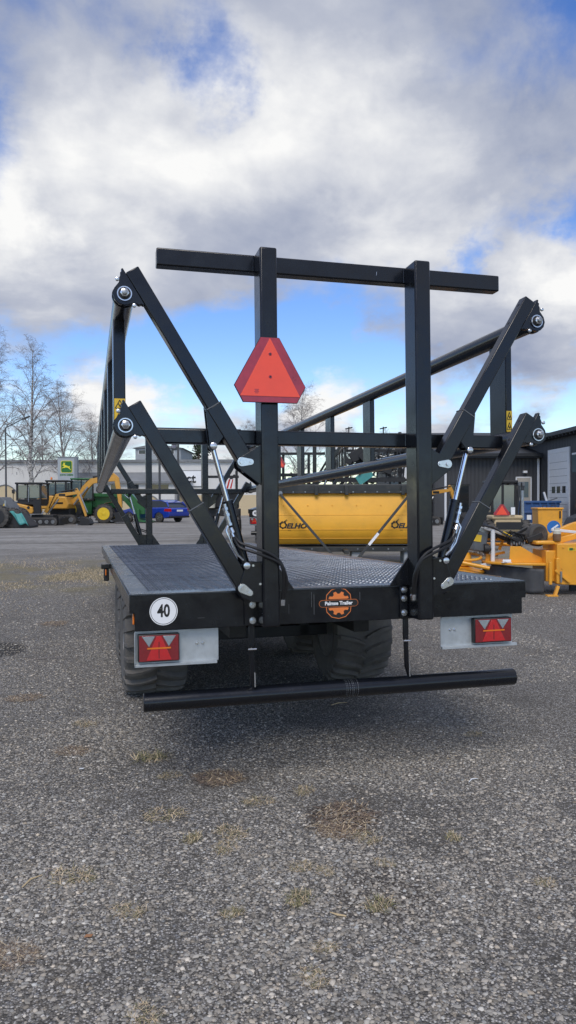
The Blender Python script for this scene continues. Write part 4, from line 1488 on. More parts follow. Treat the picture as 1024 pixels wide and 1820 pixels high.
# mini digger
d1 = thing('mini_excavator', 'yellow and black mini excavator with closed black cab, lowered bucket in front', 'excavator', loc(-3.88, 39.09), BR)
track(d1, -.75, 1.05, -.78, -.42, .44)
track(d1, -.75, 1.05, .42, .78, .44)
bx('undercarriage', 'black_plastic', d1, -.45, .75, -.45, .45, .18, .60, .03)
bx('dozer_blade', 'black_plastic', d1, 1.12, 1.20, -.75, .75, .05, .42, .01)
MB().prism([(-1.2, .66), (-.28, .66), (-.22, .80), (-.28, 1.02), (-.6, 1.12), (-1.05, 1.22), (-1.22, 1.2), (-1.27, .95)], -.80, .80).build('engine_cover', 'digger_orange', d1, .05)
for k in range(3):
    MB().obox((-.92 + k * .06, -.815, .98 - k * .10), (.36, .03, .05), (0, .08, 0)).build('louvre', 'black_plastic', d1)
MB().lathe([(-.83, .07), (-.80, .08)], (-.48, 0, 1.0), 'Y', 16).build('cover_cap', 'black_plastic', d1)
bx('cab_base', 'black_plastic', d1, -1.12, .18, -.70, .62, 1.15, 1.45, .03)
bx('cab_door', 'black_plastic', d1, -.25, .16, -.72, -.60, .66, 1.45, .02)
cabin(d1, -1.12, .14, -.68, .58, 1.42, 2.26, .10)
bx('mirror', 'black_plastic', d1, -1.34, -1.24, -.75, -.7, 1.75, 1.98, .01)
bx('seat', 'black_plastic', d1, -.8, -.35, -.25, .25, 1.45, 1.95, .06)
boom_part(d1, 'boom', [(.20, .72), (.55, 1.30), (.80, 1.64), (1.35, 1.72), (1.98, 1.80)], .19, .14, .16)
boom_part(d1, 'stick', [(1.86, 2.02), (2.02, 1.75), (2.25, 1.10), (2.42, .50)], .17, .11, .14)
MB().tube([(.35, -.13, .65), (.95, -.13, 1.45)], .045, 10).build('boom_ram', 'bare_steel', d1)
MB().tube([(1.05, 0, 1.86), (1.86, 0, 1.98)], .04, 10).build('stick_ram', 'black_plastic', d1)
MB().tube([(2.12, -.1, 1.7), (2.52, -.1, .72)], .035, 10).build('bucket_ram', 'bare_steel', d1)
bucket(d1, 2.36, .02, .75, -.38, .38)
for k in range(3):
    MB().tube([(.4, -.12 + .05 * k, .95), (.78, -.12 + .05 * k, 1.82), (1.4, -.1 + .05 * k, 1.92), (1.95, -.1 + .05 * k, 2.0)], .018, 6).build('hose', 'hose_rubber', d1)
bx('work_lamp', 'lens_clear', d1, .16, .24, -.6, -.48, 2.16, 2.26, .01)
bx('door_rail', 'bare_steel', d1, -.5, -.47, -.76, -.74, 1.3, 2.1)
bx('stripe', 'sticker_black', d1, .95, 1.3, -.085, -.081, 1.62, 1.74)
# larger digger behind
d2 = thing('excavator', 'yellow excavator with black cab and long arched boom behind the mini excavator', 'excavator', loc(-2.88, 42.44), BR)
track(d2, -1.05, 1.05, -1.05, -.60, .55)
track(d2, -1.05, 1.05, .60, 1.05, .55)
bx('undercarriage', 'black_plastic', d2, -.6, .6, -.62, .62, .25, .92, .04)
MB().prism([(-1.25, .90), (.55, .90), (.62, 1.2), (.45, 1.62), (-.4, 1.68), (-1.1, 1.6), (-1.35, 1.25)], -1.0, 1.0).build('engine_cover', 'digger_orange', d2, .07)
cabin(d2, -.70, .40, -.75, .35, 1.66, 2.50, .10)
bx('work_lamp', 'lens_amber', d2, -.55, -.45, -.6, -.5, 2.62, 2.78, .02)
boom_part(d2, 'boom', [(.55, 1.25), (1.0, 1.55), (1.35, 2.15), (1.75, 2.55), (2.4, 2.66), (3.15, 2.66)], .32, .24, .24)
boom_part(d2, 'stick', [(2.95, 2.95), (3.22, 2.70), (3.36, 1.9), (3.46, .95)], .27, .17, .20)
MB().tube([(.7, -.2, 1.15), (1.55, -.2, 2.2)], .06, 10).build('boom_ram', 'bare_steel', d2)
MB().tube([(1.8, 0, 2.80), (2.95, 0, 2.93)], .06, 10).build('stick_ram', 'black_plastic', d2)
bucket(d2, 3.42, .12, .95, -.45, .45)
for k in range(3):
    MB().tube([(.8, -.1 + .06 * k, 1.6), (1.45, -.1 + .06 * k, 2.55), (2.2, -.1 + .06 * k, 2.86), (3.0, -.1 + .06 * k, 2.95)], .022, 6).build('hose', 'hose_rubber', d2)
bx('side_grille', 'black_plastic', d2, -1.1, -.6, -1.015, -.99, 1.1, 1.45)
bx('stripe', 'sticker_black', d2, -.4, .3, -1.015, -1.0, 1.2, 1.3)
MB().tube([(-1.0, -.9, 1.6), (-1.0, -.9, 2.0), (-.75, -.9, 2.0), (-.75, -.9, 1.6)], .02, 6).build('hand_rail', 'bare_steel', d2)

# green tractor with loader
tt = thing('tractor', 'green tractor with yellow wheel rims and green front loader', 'tractor', loc(-.81, 43.75), BR)
def ag_wheel(parent, x, y, r, w, m='rim_yellow'):
    m_ = MB().lathe([(-w / 2, r * .62), (-w / 2 - .01, r * .8), (-w / 2 + .03, r * .95), (0, r * .97), (w / 2 - .03, r * .95), (w / 2 + .01, r * .8), (w / 2, r * .62)], axis='Y', n=32)
    NL = 18
    for k in range(NL):
        for sd_ in (-1, 1):
            a = 2 * PI * (k + (.5 if sd_ > 0 else 0)) / NL
            m_.obox((math.cos(a) * r * .965, sd_ * w * .25, math.sin(a) * r * .965), (r * .09, w * .52, r * .10), (0, -a, sd_ * .4))
    ty = m_.mesh('tyre', 'rubber')
    rm = MB().lathe([(-w / 2 - .02, r * .63), (-w / 2 - .025, r * .58), (-w / 2 + .10, r * .50), (-w / 2 + .08, r * .24), (-w / 2 - .03, r * .20), (-w / 2 - .04, r * .08)], axis='Y', n=28)
    rm.lathe([(w / 2 + .02, r * .63), (w / 2 - .1, r * .5), (w / 2 - .15, 0.05)], axis='Y', n=28)
    o = rm.build('wheel', m, parent)
    o.location = (x, y, r)
    t = link('tyre', ty, o)
    return o
ag_wheel(tt, .60, -.95, .60, .45)
ag_wheel(tt, .60, .95, .60, .45)
ag_wheel(tt, -1.55, -.95, .85, .55)
ag_wheel(tt, -1.55, .95, .85, .55)
bx('chassis', 'black_plastic', tt, -1.7, 1.1, -.35, .35, .45, 1.0, .03)
MB().prism([(-.35, .95), (1.35, .95), (1.45, 1.25), (1.30, 1.62), (-.35, 1.80)], -.42, .42).build('bonnet', 'green_paint', tt, .06)
for k in range(4):
    bx('side_grille', 'black_plastic', tt, -.95 + k * .02, -.30, -.47, -.43, .60 + k * .2, .70 + k * .2)
bx('side_panel', 'green_paint', tt, -1.05, -.25, -.62, .62, .55, 1.45, .04)
cabin(tt, -1.45, -.15, -.70, .70, 1.45, 2.68, .08, roof='green_paint')
MB().prism([(-2.2, 1.0), (-.95, 1.0), (-.95, 1.35), (-1.2, 1.75), (-1.9, 1.75), (-2.2, 1.4)], -1.22, -.72).build('mudguard', 'green_paint', tt, .05)
MB().prism([(-2.2, 1.0), (-.95, 1.0), (-.95, 1.35), (-1.2, 1.75), (-1.9, 1.75), (-2.2, 1.4)], .72, 1.22).build('mudguard', 'green_paint', tt, .05)
for y in (-.55, .55):
    ld = MB().bar((-.2, y, 1.75), (1.55, y, 1.70), .22, .12).build('loader_arm', 'green_paint', tt, .02)
    MB().bar((1.50, y, 1.76), (2.65, y, .50), .22, .12).build('loader_elbow', 'green_paint', ld, .02)
    MB().tube([(.5, y, 1.2), (1.7, y, 1.45)], .04, 8).build('loader_ram', 'chrome', ld)
    MB().tube([(1.75, y, 1.75), (2.75, y, .85)], .04, 8).build('loader_ram', 'chrome', ld)
MB().prism([(2.55, .12), (3.35, .04), (3.38, .10), (2.75, .22), (2.72, .85), (2.60, .9)], -1.0, 1.0).build('loader_bucket', 'green_paint', tt, .01)
MB().prism([(1.75, 1.95), (2.05, 1.95), (3.0, .95), (3.0, .55), (2.6, .55)], -.62, .62).build('loader_frame', 'green_paint', tt, .02)
bx('exhaust', 'black_plastic', tt, .25, .35, -.5, -.4, 1.6, 2.6, .03)

# grey implement with a teal sheet at the far left
im = thing('grey_loader', 'grey machine with fat black tyres and teal sheet over its front', 'machine', loc(-5.1, 34.96), BR)
for x in (-.42, .12):
    w = ag_wheel(im, x, -.5 if x < 0 else -.2, .56 if x < 0 else .50, .42, 'black_plastic')
    ag_wheel(im, x, .8, .56 if x < 0 else .50, .42, 'black_plastic')
MB().prism([(-1.6, .75), (-1.6, 1.50), (-.35, 1.52), (-.12, 1.30), (.35, .75), (.2, .55), (-.5, .62)], -.35, .9).build('body', 'grey_paint', im, .04)
MB().prism([(-.28, 1.08), (-.14, 1.08), (-.21, 1.21)], -.362, -.352).build('warning_sticker', 'sticker_yellow', im)
bx('light_strip', 'bare_steel', im, -.20, -.12, -.37, -.33, .8, 1.35).rotation_euler = (0, 0, 0)
rows = []
for j in range(7):
    v = j / 6
    row = []
    for i in range(9):
        u = i / 8
        px = .12 + .55 * u + .42 * v
        pz = .82 - .10 * u - .58 * v + .05 * math.sin(7 * u + 3 * v)
        row.append((px, -.55 - .12 * v + .06 * math.sin(9 * u + 2 * v), pz))
    rows.append(row)
ts = MB().sheet(rows).build('teal_sheet', 'teal_sheet', im, angle=60)
so = ts.modifiers.new('thick', 'SOLIDIFY')
so.thickness = .02
MB().prism([(.25, .02), (1.1, .02), (1.1, .12), (.55, .70), (.25, .70)], -.5, .7).build('scoop', 'black_plastic', im, .02)
MB().tube([(.1, .0, 1.3), (.1, .0, 1.75)], .02, 6).build('mirror_stalk', 'black_plastic', im)
bx('mirror', 'black_plastic', im, .04, .18, -.04, .03, 1.70, 1.88, .02)

# ================================================================== CARS
def car(name, label, x, y, rz, paint, L=4.75, Wd=1.84, H=1.46, estate=True):
    c = thing(name, label, 'car', loc(x, y), rz)
    # local: +x is the rear, -x the front
    h = Wd / 2
    # body sections: lower body and glasshouse as lofted profiles
    prof = [(-2.36, .42), (-2.38, .62), (-2.20, .74), (-1.30, .90), (-1.0, .92), (2.18, .97), (2.33, .90), (2.37, .60), (2.30, .36), (1.85, .26), (1.72, .52), (1.38, .66), (1.04, .52), (.92, .26),
            (-.98, .26), (-1.10, .52), (-1.44, .66), (-1.78, .52), (-1.90, .26), (-2.25, .28)]
    MB().prism(prof, -h, h).build('body', paint, c, .06, seg=3)
    gl = [(-1.05, .93), (-.25, 1.38), (1.45, 1.38), (1.95, 1.20), (2.24, .95)] if estate else [(-1.0, .93), (-.35, 1.38), (.9, 1.36), (1.6, .98)]
    m = MB()
    n = len(gl)
    vs = []
    for sgn in (-1, 1):
        for (px, pz) in gl:
            vs.append((px, sgn * (h - .06 - (pz - .93) * .38), pz))
    m._add(vs, [tuple(range(n)), tuple(range(2 * n - 1, n - 1, -1))] + [(i, i + 1, n + i + 1, n + i) for i in range(n - 1)])
    cb = m.build('glasshouse', 'glass_dark', c, .03)
    rf = [(-.28, 1.385), (.2, 1.425), (1.4, 1.415), (1.90, 1.28), (1.88, 1.24), (1.4, 1.375), (-.28, 1.37)] if estate else [(-.38, 1.385), (.2, 1.415), (.85, 1.40), (.95, 1.35), (-.38, 1.36)]
    MB().prism(rf, -h + .25, h - .25).build('roof', paint, c, .015)
    for sgn in (-1, 1):
        if estate:
            MB().bar((2.18, sgn * (h - .12), 1.0), (1.90, sgn * (h - .24), 1.32), .10, .06).build('rear_pillar', paint, c, .01)
            MB().tube([(-.1, sgn * (h - .27), 1.44), (1.5, sgn * (h - .27), 1.45)], .018, 6).build('roof_rail', 'bare_steel', c)
        MB().bar((.55, sgn * (h - .075), .96), (.50, sgn * (h - .22), 1.37), .07, .04).build('middle_pillar', 'black_plastic', c)
        MB().prism([(1.88, .72), (2.36, .70), (2.34, .90), (1.95, .88)], sgn * (h - .20), sgn * (h + .004)).build('tail_light', 'lens_red', c, .01)
        MB().obox((-.75, sgn * (h + .08), .98), (.16, .16, .12)).build('door_mirror', paint, c, .03)
        MB().box(-.3, -.16, sgn * h - .012, sgn * h + .012, .78, .81).build('door_handle', paint, c)
        for wx in (-1.44, 1.38):
            w = MB().lathe([(-.10, .20), (-.11, .27), (-.09, .32), (.09, .32), (.11, .27), (.10, .20)], axis='Y', n=28).build('tyre', 'rubber', c)
            w.location = (wx, sgn * (h - .12), .32)
            rm = MB().lathe([(sgn * .095, .22), (sgn * .10, .205), (sgn * .03, .19), (sgn * .02, .05)], axis='Y', n=24)
            for k in range(5):
                a = 2 * PI * k / 5
                rm.bar((0, sgn * .09, 0), (.2 * math.cos(a), sgn * .095, .2 * math.sin(a)), .05, .02)
            rm.build('rim', 'bare_steel', w)
    MB().box(2.365, 2.385, -.26, .26, .70, .82).build('number_plate', 'sticker_white', c)
    MB().box(2.28, 2.39, -h + .06, h - .06, .30, .42).build('rear_bumper', 'black_plastic', c, .03)
    return c
car('estate_car', 'shiny blue estate car parked in front of the white hall', 2.75, 45.4, R(-52), 'car_blue')
car('parked_car', 'white parked car behind the mini excavator', -7.3, 58.0, R(150), 'car_white', estate=False)
car('parked_car', 'silver white parked car below the street lamp by the white hall', -10.2, 57.2, R(155), 'car_white', estate=False)

# wire fence between the cars and the yard
fn = thing('yard_fence', 'low wire fence with thin rails behind the mini excavator', 'fence', loc(-5.6, 49.0), BR)
for k in range(7):
    MB().tube([(-4.5 + k * 1.5, 0, -.1), (-4.5 + k * 1.5, 0, 1.25)], .03, 6).build('post', 'pole_steel', fn)
for z in (.35, .65, .95, 1.22):
    MB().tube([(-4.5, 0, z), (4.5, 0, z)], .022, 6).build('rail', 'bare_steel', fn)

# ================================================================== SECOND AND THIRD BALE TRAILERS
t2 = copy_tree(tr)
t2.location = (4.42, 16.83, terr(4.42, 16.83))
t2.rotation_euler = (0.004, 0, -R(15.6))
tag(t2, 'second black bale trailer with its own red triangle and 40 sticker beyond the yellow drum', 'trailer')

# black implement with a striped warning board, left of the second trailer
bi = thing('black_implement', 'black wheeled implement with red and white striped board left of second trailer', 'implement', loc(2.75, 19.6), BR)
MB().box(-.62, .55, -.25, .35, .78, 1.02).build('main_beam', 'black_plastic', bi, .02)
MB().box(-.55, .50, -.1, .3, 1.02, 1.60).build('hopper', 'black_plastic', bi, .05)
for x in (-.55, .45):
    MB().box(x - .04, x + .04, -.22, -.14, .9, 2.25).build('upright', 'black_plastic', bi, .01)
MB().box(-.60, .52, -.24, -.16, 2.0, 2.08).build('cross_tube', 'black_plastic', bi)
MB().bar((-.5, -.2, 1.2), (.4, -.2, 2.1), .07, .07).build('brace', 'black_plastic', bi)
wbd = MB().box(.02, .36, -.30, -.28, 1.66, 1.96).build('warning_board', 'sticker_white', bi)
for k in range(3):
    x = .02 + k * .11
    MB().prism([(x, 1.665), (x + .055, 1.665), (min(.355, x + .135), 1.955), (min(.355, x + .08), 1.955)], -.304, -.301).build('red_stripe', 'lens_red', wbd)
MB().lathe([(1.05, .12), (1.30, .13), (1.36, .05)], (-.34, -.35, 0), 'Z', 16).build('tank', 'tank_plastic', bi)
ag_wheel(bi, -.45, .0, .42, .3, 'black_plastic').rotation_euler = (0, 0, PI / 2)
ag_wheel(bi, .40, .0, .42, .3, 'black_plastic').rotation_euler = (0, 0, PI / 2)

# ================================================================== YELLOW DRUM MACHINE
ex, ey = 4.14, 11.88
el = thing('yellow_drum', 'long yellow folded-sheet hopper machine with dark rim and ELHO lettering', 'machine', loc(ex, ey), BR)
S = 1 / 78.1
prof = [(-.30, 1.64), (-.46, 1.12), (-.50, .80), (-.44, .60), (-.30, .47), (.30, .42), (.60, .80), (.60, 1.64)]
dr_ = MB().prism(prof, -1.48, 1.86, 'YZ').build('drum', 'drum_yellow', el, .004)
for z, y in ((1.12, -.46), (.80, -.50), (.60, -.44)):
    MB().box(-1.475, 1.855, y - .006, y + .004, z - .006, z + .006).build('fold_edge', 'drum_yellow', dr_, .003)
MB().box(-1.50, 1.90, -.36, .66, 1.645, 1.80).build('rim', 'dark_grey_frame', el, .02)
MB().box(-1.50, 1.90, -.40, -.35, 1.60, 1.66).build('rim_lip', 'dark_grey_frame', el)
for k in range(13):
    x = -1.4 + k * .266
    MB().lathe([(-.41, .016), (-.402, .016)], (x, 0, 1.63), 'Y', 8).build('rim_bolt', 'bare_steel', el)
for k in range(6):
    x = -1.35 + k * .54
    MB().lathe([(-.412, .014), (-.395, .014)], (x, 0, 1.33), 'Y', 8).build('rivet', 'drum_yellow', dr_)
for x in (-.60, .62):
    MB().prism([(-.303, 1.63), (-.463, 1.12), (-.503, .80), (-.44, .595), (-.43, .60), (-.49, .80), (-.45, 1.12), (-.29, 1.63)], x - .006, x + .006, 'YZ').build('sheet_seam', 'drum_yellow', dr_)
for x in (-1.4, -.62, .05, 1.3):
    MB().box(x - .04, x + .04, -.44, -.36, 1.56, 1.78).build('rim_clamp', 'dark_grey_frame', el, .008)
MB().box(-1.48, 1.88, -.36, .5, .30, .41).build('base_rail', 'dark_grey_frame', el, .01)
for k in range(10):
    MB().lathe([(-.372, .018), (-.361, .018)], (-1.40 + k * .34, 0, .36), 'Y', 8).build('rail_bolt', 'bare_steel', el)
for x in (-1.3, -.75, .28, 1.45):
    MB().box(x - .11, x + .11, -.3, .3, -.02, .31).build('foot_block', 'wall_grey', el, .03)
for s in (-1, 1):
    st_ = MB().bar((s * 1.42, -.62, 1.58), (s * .17 - .0, -1.05, .12), .055, .055).build('stay', 'dark_grey_frame', el, .006)
    MB().bar((s * 1.42, -.62, 1.58), (s * 1.42, -.36, 1.62), .05, .05, (1, 0, 0)).build('stay_lug', 'dark_grey_frame', st_)
    MB().tube([(s * 1.42, -.63, 1.60), (s * 1.42, -.60, 1.60)], .05, 12).build('stay_pin', 'bare_steel', st_)
    if s > 0:
        a, b = Vector((1.42, -.652, 1.58)), Vector((.17, -1.082, .12))
        MB().bar(a.lerp(b, .58), a.lerp(b, .75), .058, .004).build('stay_label', 'sticker_white', st_)
MB().box(-.24, .24, -1.12, -.98, .04, .16).build('hitch', 'dark_grey_frame', el, .01)
MB().box(-.05, .05, -1.05, -.3, .30, .38).build('hitch_beam', 'dark_grey_frame', el, .01)
MB().box(-.08, .08, -1.2, -1.1, -.02, .10).build('hitch_foot', 'machine_yellow', el, .01)
def elho(x):
    y = -.497
    tilt = Matrix.Rotation(R(-7), 4, 'X')
    text('ELHO', .155, 'sticker_black', dr_, Matrix.Translation((x + .10, y, .875)) @ tilt @ Matrix.Rotation(PI / 2, 4, 'X'), 'lettering', bold=.006, shear=.28, depth=.002, xscale=1.12)
    text('since', .03, 'sticker_black', dr_, Matrix.Translation((x - .05, y, .785)) @ tilt @ Matrix.Rotation(PI / 2, 4, 'X'), 'small_lettering', depth=.002)
    m = MB()
    n = 26
    c = (x - .19, .90)
    o_, i_ = [], []
    for k in range(n):
        a = R(95) + R(330) * k / (n - 1)
        ro = .078 + (.012 if k % 4 < 2 else 0)
        o_.append((c[0] + ro * math.cos(a), c[1] + ro * math.sin(a)))
        i_.append((c[0] + .052 * math.cos(a), c[1] + .052 * math.sin(a)))
    m.prism(o_ + i_[::-1], y - .004, y + .02)
    m.prism([(c[0] - .01, c[1] + .06), (c[0] + .09, c[1] + .13), (c[0] + .03, c[1] + .06)], y - .004, y + .02)
    m.build('gear_emblem', 'sticker_black', dr_)
elho(-1.17)
elho(1.30)

# ================================================================== CHAIN HARROW BEHIND THE DRUM
hw = thing('chain_harrow', 'folded black chain harrow with lattice wings standing behind the yellow drum', 'harrow', loc(7.55, 19.25), BR)
MB().box(-1.3, 1.3, -.1, .1, .5, .68).build('tool_bar', 'black_plastic', hw, .01)
for x in (-1.1, 0, 1.1):
    MB().box(x - .05, x + .05, -.06, .06, 0, 3.35 if x else 2.6).build('upright', 'black_plastic', hw, .01)
MB().box(-1.2, 1.2, -.08, .08, 2.1, 2.2).build('cross_tube', 'black_plastic', hw)
MB().bar((-.95, -.1, 1.6), (.25, -.1, 3.1), .10, .10).build('brace', 'black_plastic', hw)
MB().bar((.95, -.1, 1.8), (-.1, -.1, 2.75), .10, .10).build('brace', 'black_plastic', hw)
rnd = random.Random(5)
for (x0, x1, z0, z1) in ((-.98, -.12, 2.25, 3.3), (.12, .98, 2.0, 2.95)):
    m = MB()
    for k in range(8):
        z = z0 + (z1 - z0) * k / 7
        m.tube([(x0, -.12, z), ((x0 + x1) / 2, -.12, z - .08 + rnd.uniform(-.04, .04)), (x1, -.12, z)], .014, 5)
    for k in range(8):
        x = x0 + (x1 - x0) * k / 7
        m.tube([(x, -.13, z0 - .05), (x + rnd.uniform(-.05, .05), -.13, (z0 + z1) / 2), (x, -.13, z1)], .014, 5)
    m.build('chain_mat', 'bare_steel', hw)
for k in range(7):
    x = -.9 + k * .3
    MB().tube([(x, -.05, 2.2), (x + .1, -.2, 2.45), (x + .05, -.25, 2.62)], .02, 6).build('spring_tine', 'black_plastic', hw)
MB().lathe([(.0, .16), (.9, .16)], (.9, 0, 2.75), 'X', 16).build('packer_roll', 'black_plastic', hw)
for k in range(10):
    MB().lathe([(.9 + .09 * k, .175), (.915 + .09 * k, .175)], (0, 0, 2.75), 'X', 16).build('roll_ring', 'black_plastic', hw)
for k in range(9):
    x = -1.15 + k * .29
    MB().bar((x, -.2, 1.75), (x + .12, -.2, 2.5 + .3 * (k % 3)), .05, .05).build('harrow_leg', 'black_plastic', hw)
MB().obox((-.35, -.28, 2.62), (.5, .12, .34), (0, -.5, 0)).build('dark_shield', 'black_plastic', hw, .02)
MB().obox((.62, -.28, 2.25), (.42, .12, .40), (0, .35, 0)).build('dark_shield', 'black_plastic', hw, .02)
MB().box(-1.25, 1.25, -.24, -.14, 1.78, 1.92).build('lower_tube', 'black_plastic', hw)
for x in (-.6, .55):
    MB().tube([(x, 0, 3.0), (x, 0, 3.52)], .02, 6).build('antenna', 'black_plastic', hw)
    MB().tube([(x - .12, 0, 3.45), (x + .12, 0, 3.5)], .02, 6).build('antenna_bar', 'black_plastic', hw)
MB().obox((-.1, -.2, 1.95), (.55, .12, .3), (0, -.6, 0)).build('green_flap', 'teal_sheet', hw)
MB().box(-1.2, -.6, -.3, -.2, 2.0, 2.12).build('yellow_bar', 'machine_yellow', hw)
w = ag_wheel(hw, -.9, .2, .38, .3, 'black_plastic')
w = ag_wheel(hw, .9, .2, .38, .3, 'black_plastic')

for k in range(6):
    x = -1.2 + k * .46
    MB().tube([(x, -.3, 2.0), (x + .15, -.35, 2.35), (x - .05, -.3, 2.7), (x + .2, -.3, 3.0)], .03, 6).build('hydraulic_hose', 'hose_rubber', hw)
    MB().obox((x + .1, -.33, 2.3 + .12 * (k % 3)), (.22, .16, .16), (0, .4 * k, 0)).build('clamp_block', 'black_plastic', hw, .01)
MB().box(-1.25, 1.25, -.2, -.1, 2.72, 2.80).build('upper_tube', 'black_plastic', hw)
hw.scale = (1.0, 1.0, 1.06)

# far tree belt
hd = thing('hedge', 'far dark tree belt low on the horizon behind the yellow drum', 'hedge', loc(34, 95), BR)
m = MB()
rnd = random.Random(9)
for k in range(5200):
    x = rnd.uniform(-45, 45)
    hgt = 3.2 + 1.2 * math.sin(x * .6) + .8 * math.sin(x * 1.7 + 1)
    z = rnd.uniform(0, hgt)
    y = rnd.uniform(-1.5, 1.5)
    c = Vector((x, y, z))
    m._add([c + Vector((rnd.gauss(0, .5), rnd.gauss(0, .3), rnd.gauss(0, .45))) for _ in range(3)], [(0, 1, 2)])
m.build('foliage', 'needles', hd, smooth=False, fix=False)

# ================================================================== RIGHT SIDE MACHINES
# excavator half hidden behind the right post, and one at the right edge
d3 = copy_tree(d1)
d3.location = loc(14.6, 30.8)
d3.rotation_euler = (0, 0, BR + R(15))
tag(d3, 'yellow mini excavator in front of the grey workshop gate, half hidden by a post', 'excavator')
d4 = copy_tree(d2)
d4.location = loc(20.95, 20.9)
d4.rotation_euler = (0, 0, BR + R(180))
tag(d4, 'yellow excavator at the right beside the blue skip, only its boom in view', 'excavator')

sk = thing('blue_skip', 'large blue waste skip with white labels against the workshop', 'skip', loc(23.38, 33.63), BR)
MB().prism([(-1.0, 0), (1.0, 0), (1.15, 1.15), (-1.08, 1.15)], -.8, .8).build('body', 'skip_blue', sk, .02)
MB().box(-1.14, 1.2, -.88, .88, 1.12, 1.24).build('rim', 'skip_blue', sk, .02)
MB().box(-1.12, 1.15, -.90, .86, .55, .64).build('belt', 'skip_blue', sk, .01)
for x in (-.85, -.45, 0, .45, .9):
    MB().box(x - .04, x + .04, -.86, -.79, .05, 1.12).build('rib', 'skip_blue', sk)
MB().box(-.75, -.5, -.885, -.862, .18, .45).build('label', 'sticker_white', sk)
MB().box(.1, .25, -.885, -.862, .22, .42).build('label', 'sticker_white', sk)
MB().obox((.52, -.2, 1.45), (.10, .10, .6), (0, -.3, 0)).build('discarded_pipe', 'trim_white', sk)
MB().bar((.6, -.2, 1.2), (1.2, -.2, 1.4), .06, .06).build('discarded_bar', 'bare_steel', sk)

yb = thing('yellow_box', 'yellow lidded steel box with two handles in front of the blue skip', 'box', loc(12.77, 16.81), BR)
MB().prism([(-.42, 0), (.44, 0), (.47, 1.0), (-.46, 1.0)], -.35, .35).build('body', 'machine_yellow', yb, .015)
MB().box(-.49, .50, -.39, .39, 1.0, 1.06).build('lid', 'machine_yellow', yb, .015)
for x in (-.12, .20):
    MB().tube([(x - .08, -.1, 1.06), (x - .08, -.1, 1.13), (x + .08, -.1, 1.13), (x + .08, -.1, 1.06)], .014, 6).build('handle', 'black_plastic', yb)
MB().box(.34, .39, -.40, -.36, .72, .95).build('latch', 'black_plastic', yb)
yb.scale = (.84, .84, 1)

# compact loader with glazed cab
cl = thing('compact_loader', 'tan compact loader with dark glazed cab and red triangle on its tail', 'loader', loc(10.85, 16.29), BR)
for x in (-.50, .50):
    ag_wheel(cl, x, -.45, .36, .3, 'black_plastic').rotation_euler = (0, 0, PI / 2)
    ag_wheel(cl, x, .65, .36, .3, 'black_plastic').rotation_euler = (0, 0, PI / 2)
MB().box(-.44, .36, -.75, .2, .36, .78).build('tail_body', 'tan_paint', cl, .06)
MB().box(-.52, .40, -.78, -.1, .74, .86).build('tail_hood', 'tan_paint', cl, .04)
MB().box(-.40, .40, -.77, -.76, .44, .66).build('grille', 'black_plastic', cl)
cabin(cl, -.36, .36, -.15, .65, .88, 1.82, .07)
MB().prism([(-.47, .86), (-.03, .86), (-.005, .91), (-.20, 1.19), (-.29, 1.19), (-.495, .91)], -.82, -.805).build('slow_vehicle_triangle', 'sign_red', cl)
MB().prism([(-.42, .88), (-.08, .88), (-.245, 1.16)], -.826, -.821).build('triangle_panel', 'sign_orange', cl)
MB().box(.02, .14, -.83, -.81, .88, 1.10).build('label', 'sticker_white', cl)
for x in (.44, .56):
    a_ = MB().bar((x, -.25, 1.78), (x + .12, .5, .55), .10, .08, (1, 0, 0)).build('lift_arm', 'grey_paint', cl, .01)
    MB().bar((x, -.3, 1.8), (x, .1, 1.8), .12, .08, (1, 0, 0)).build('arm_head', 'grey_paint', a_, .01)
MB().tube([(.50, -.4, .55), (.50, -.35, 1.6)], .05, 10).build('lift_ram', 'bare_steel', cl)

# foreground mower on the right
mw = thing('disc_mower', 'yellow disc mower with grey skirt, gearbox and folded frame beside the trailer', 'mower', loc(5.74, 6.95), BR)
Y = 'machine_yellow'
# grey curtain round the cutter bar
rows = []
for j in range(9):
    v = j / 8
    row = []
    for i in range(15):
        u = i / 14
        px = -.64 + .86 * u
        y0 = .55 * (1 - u) ** 1.5 - .12 + .03 * math.sin(u * 11 + 1.5 * v) * v + .02 * math.sin(u * 23)
        row.append((px, y0 + .02 * v, .49 - .06 * u - v * (.47 - .06 * u)))
    rows.append(row)
sk_ = MB().sheet(rows).build('skirt', 'skirt_fabric', mw, angle=70)
sk_.modifiers.new('thick', 'SOLIDIFY').thickness = .006
top = [(-.66, .45), (-.60, .20), (-.40, .0), (-.1, -.12), (.24, -.15), (.30, .1), (.25, .75), (-.3, .95), (-.6, .8)]
MB().prism(top, .49, .53, 'XY').build('cover_plate', Y, mw, .008)
MB().prism([(-.30, .53), (.26, .53), (.27, .60), (.10, .68), (-.10, .80), (-.28, .80)], .10, .12, 'XZ').build('gusset_plate', Y, mw, .004)
MB().prism([(-.62, .53), (-.50, .53), (-.50, .58), (-.60, .70)], .42, .45, 'XZ').build('gusset_plate', Y, mw, .004)
MB().box(-.42, -.28, .06, .061, .54, .58).build('label', 'sticker_white', mw)
MB().prism([(-.45, -.018), (-.28, -.018), (-.28, .09), (-.45, .09)], .531, .533, 'XY').build('label', 'sticker_white', mw)
MB().prism([(-.40, .02), (-.36, .02), (-.36, .06), (-.40, .06)], .5335, .5345, 'XY').build('label_mark', 'sticker_black', mw)
MB().box(.26, .50, -.10, .60, .22, .74).build('side_box', Y, mw, .01)
MB().prism([(.42, .18), (.88, .16), (1.45, .62), (1.45, .88), (.42, .86)], -.18, .55).build('end_housing', Y, mw, .012)
MB().box(.40, .46, -.205, -.10, .20, .62).build('corner_post', Y, mw, .01)
MB().box(.10, .52, -.08, .2, .84, .90).build('hinge_tube', Y, mw, .02)
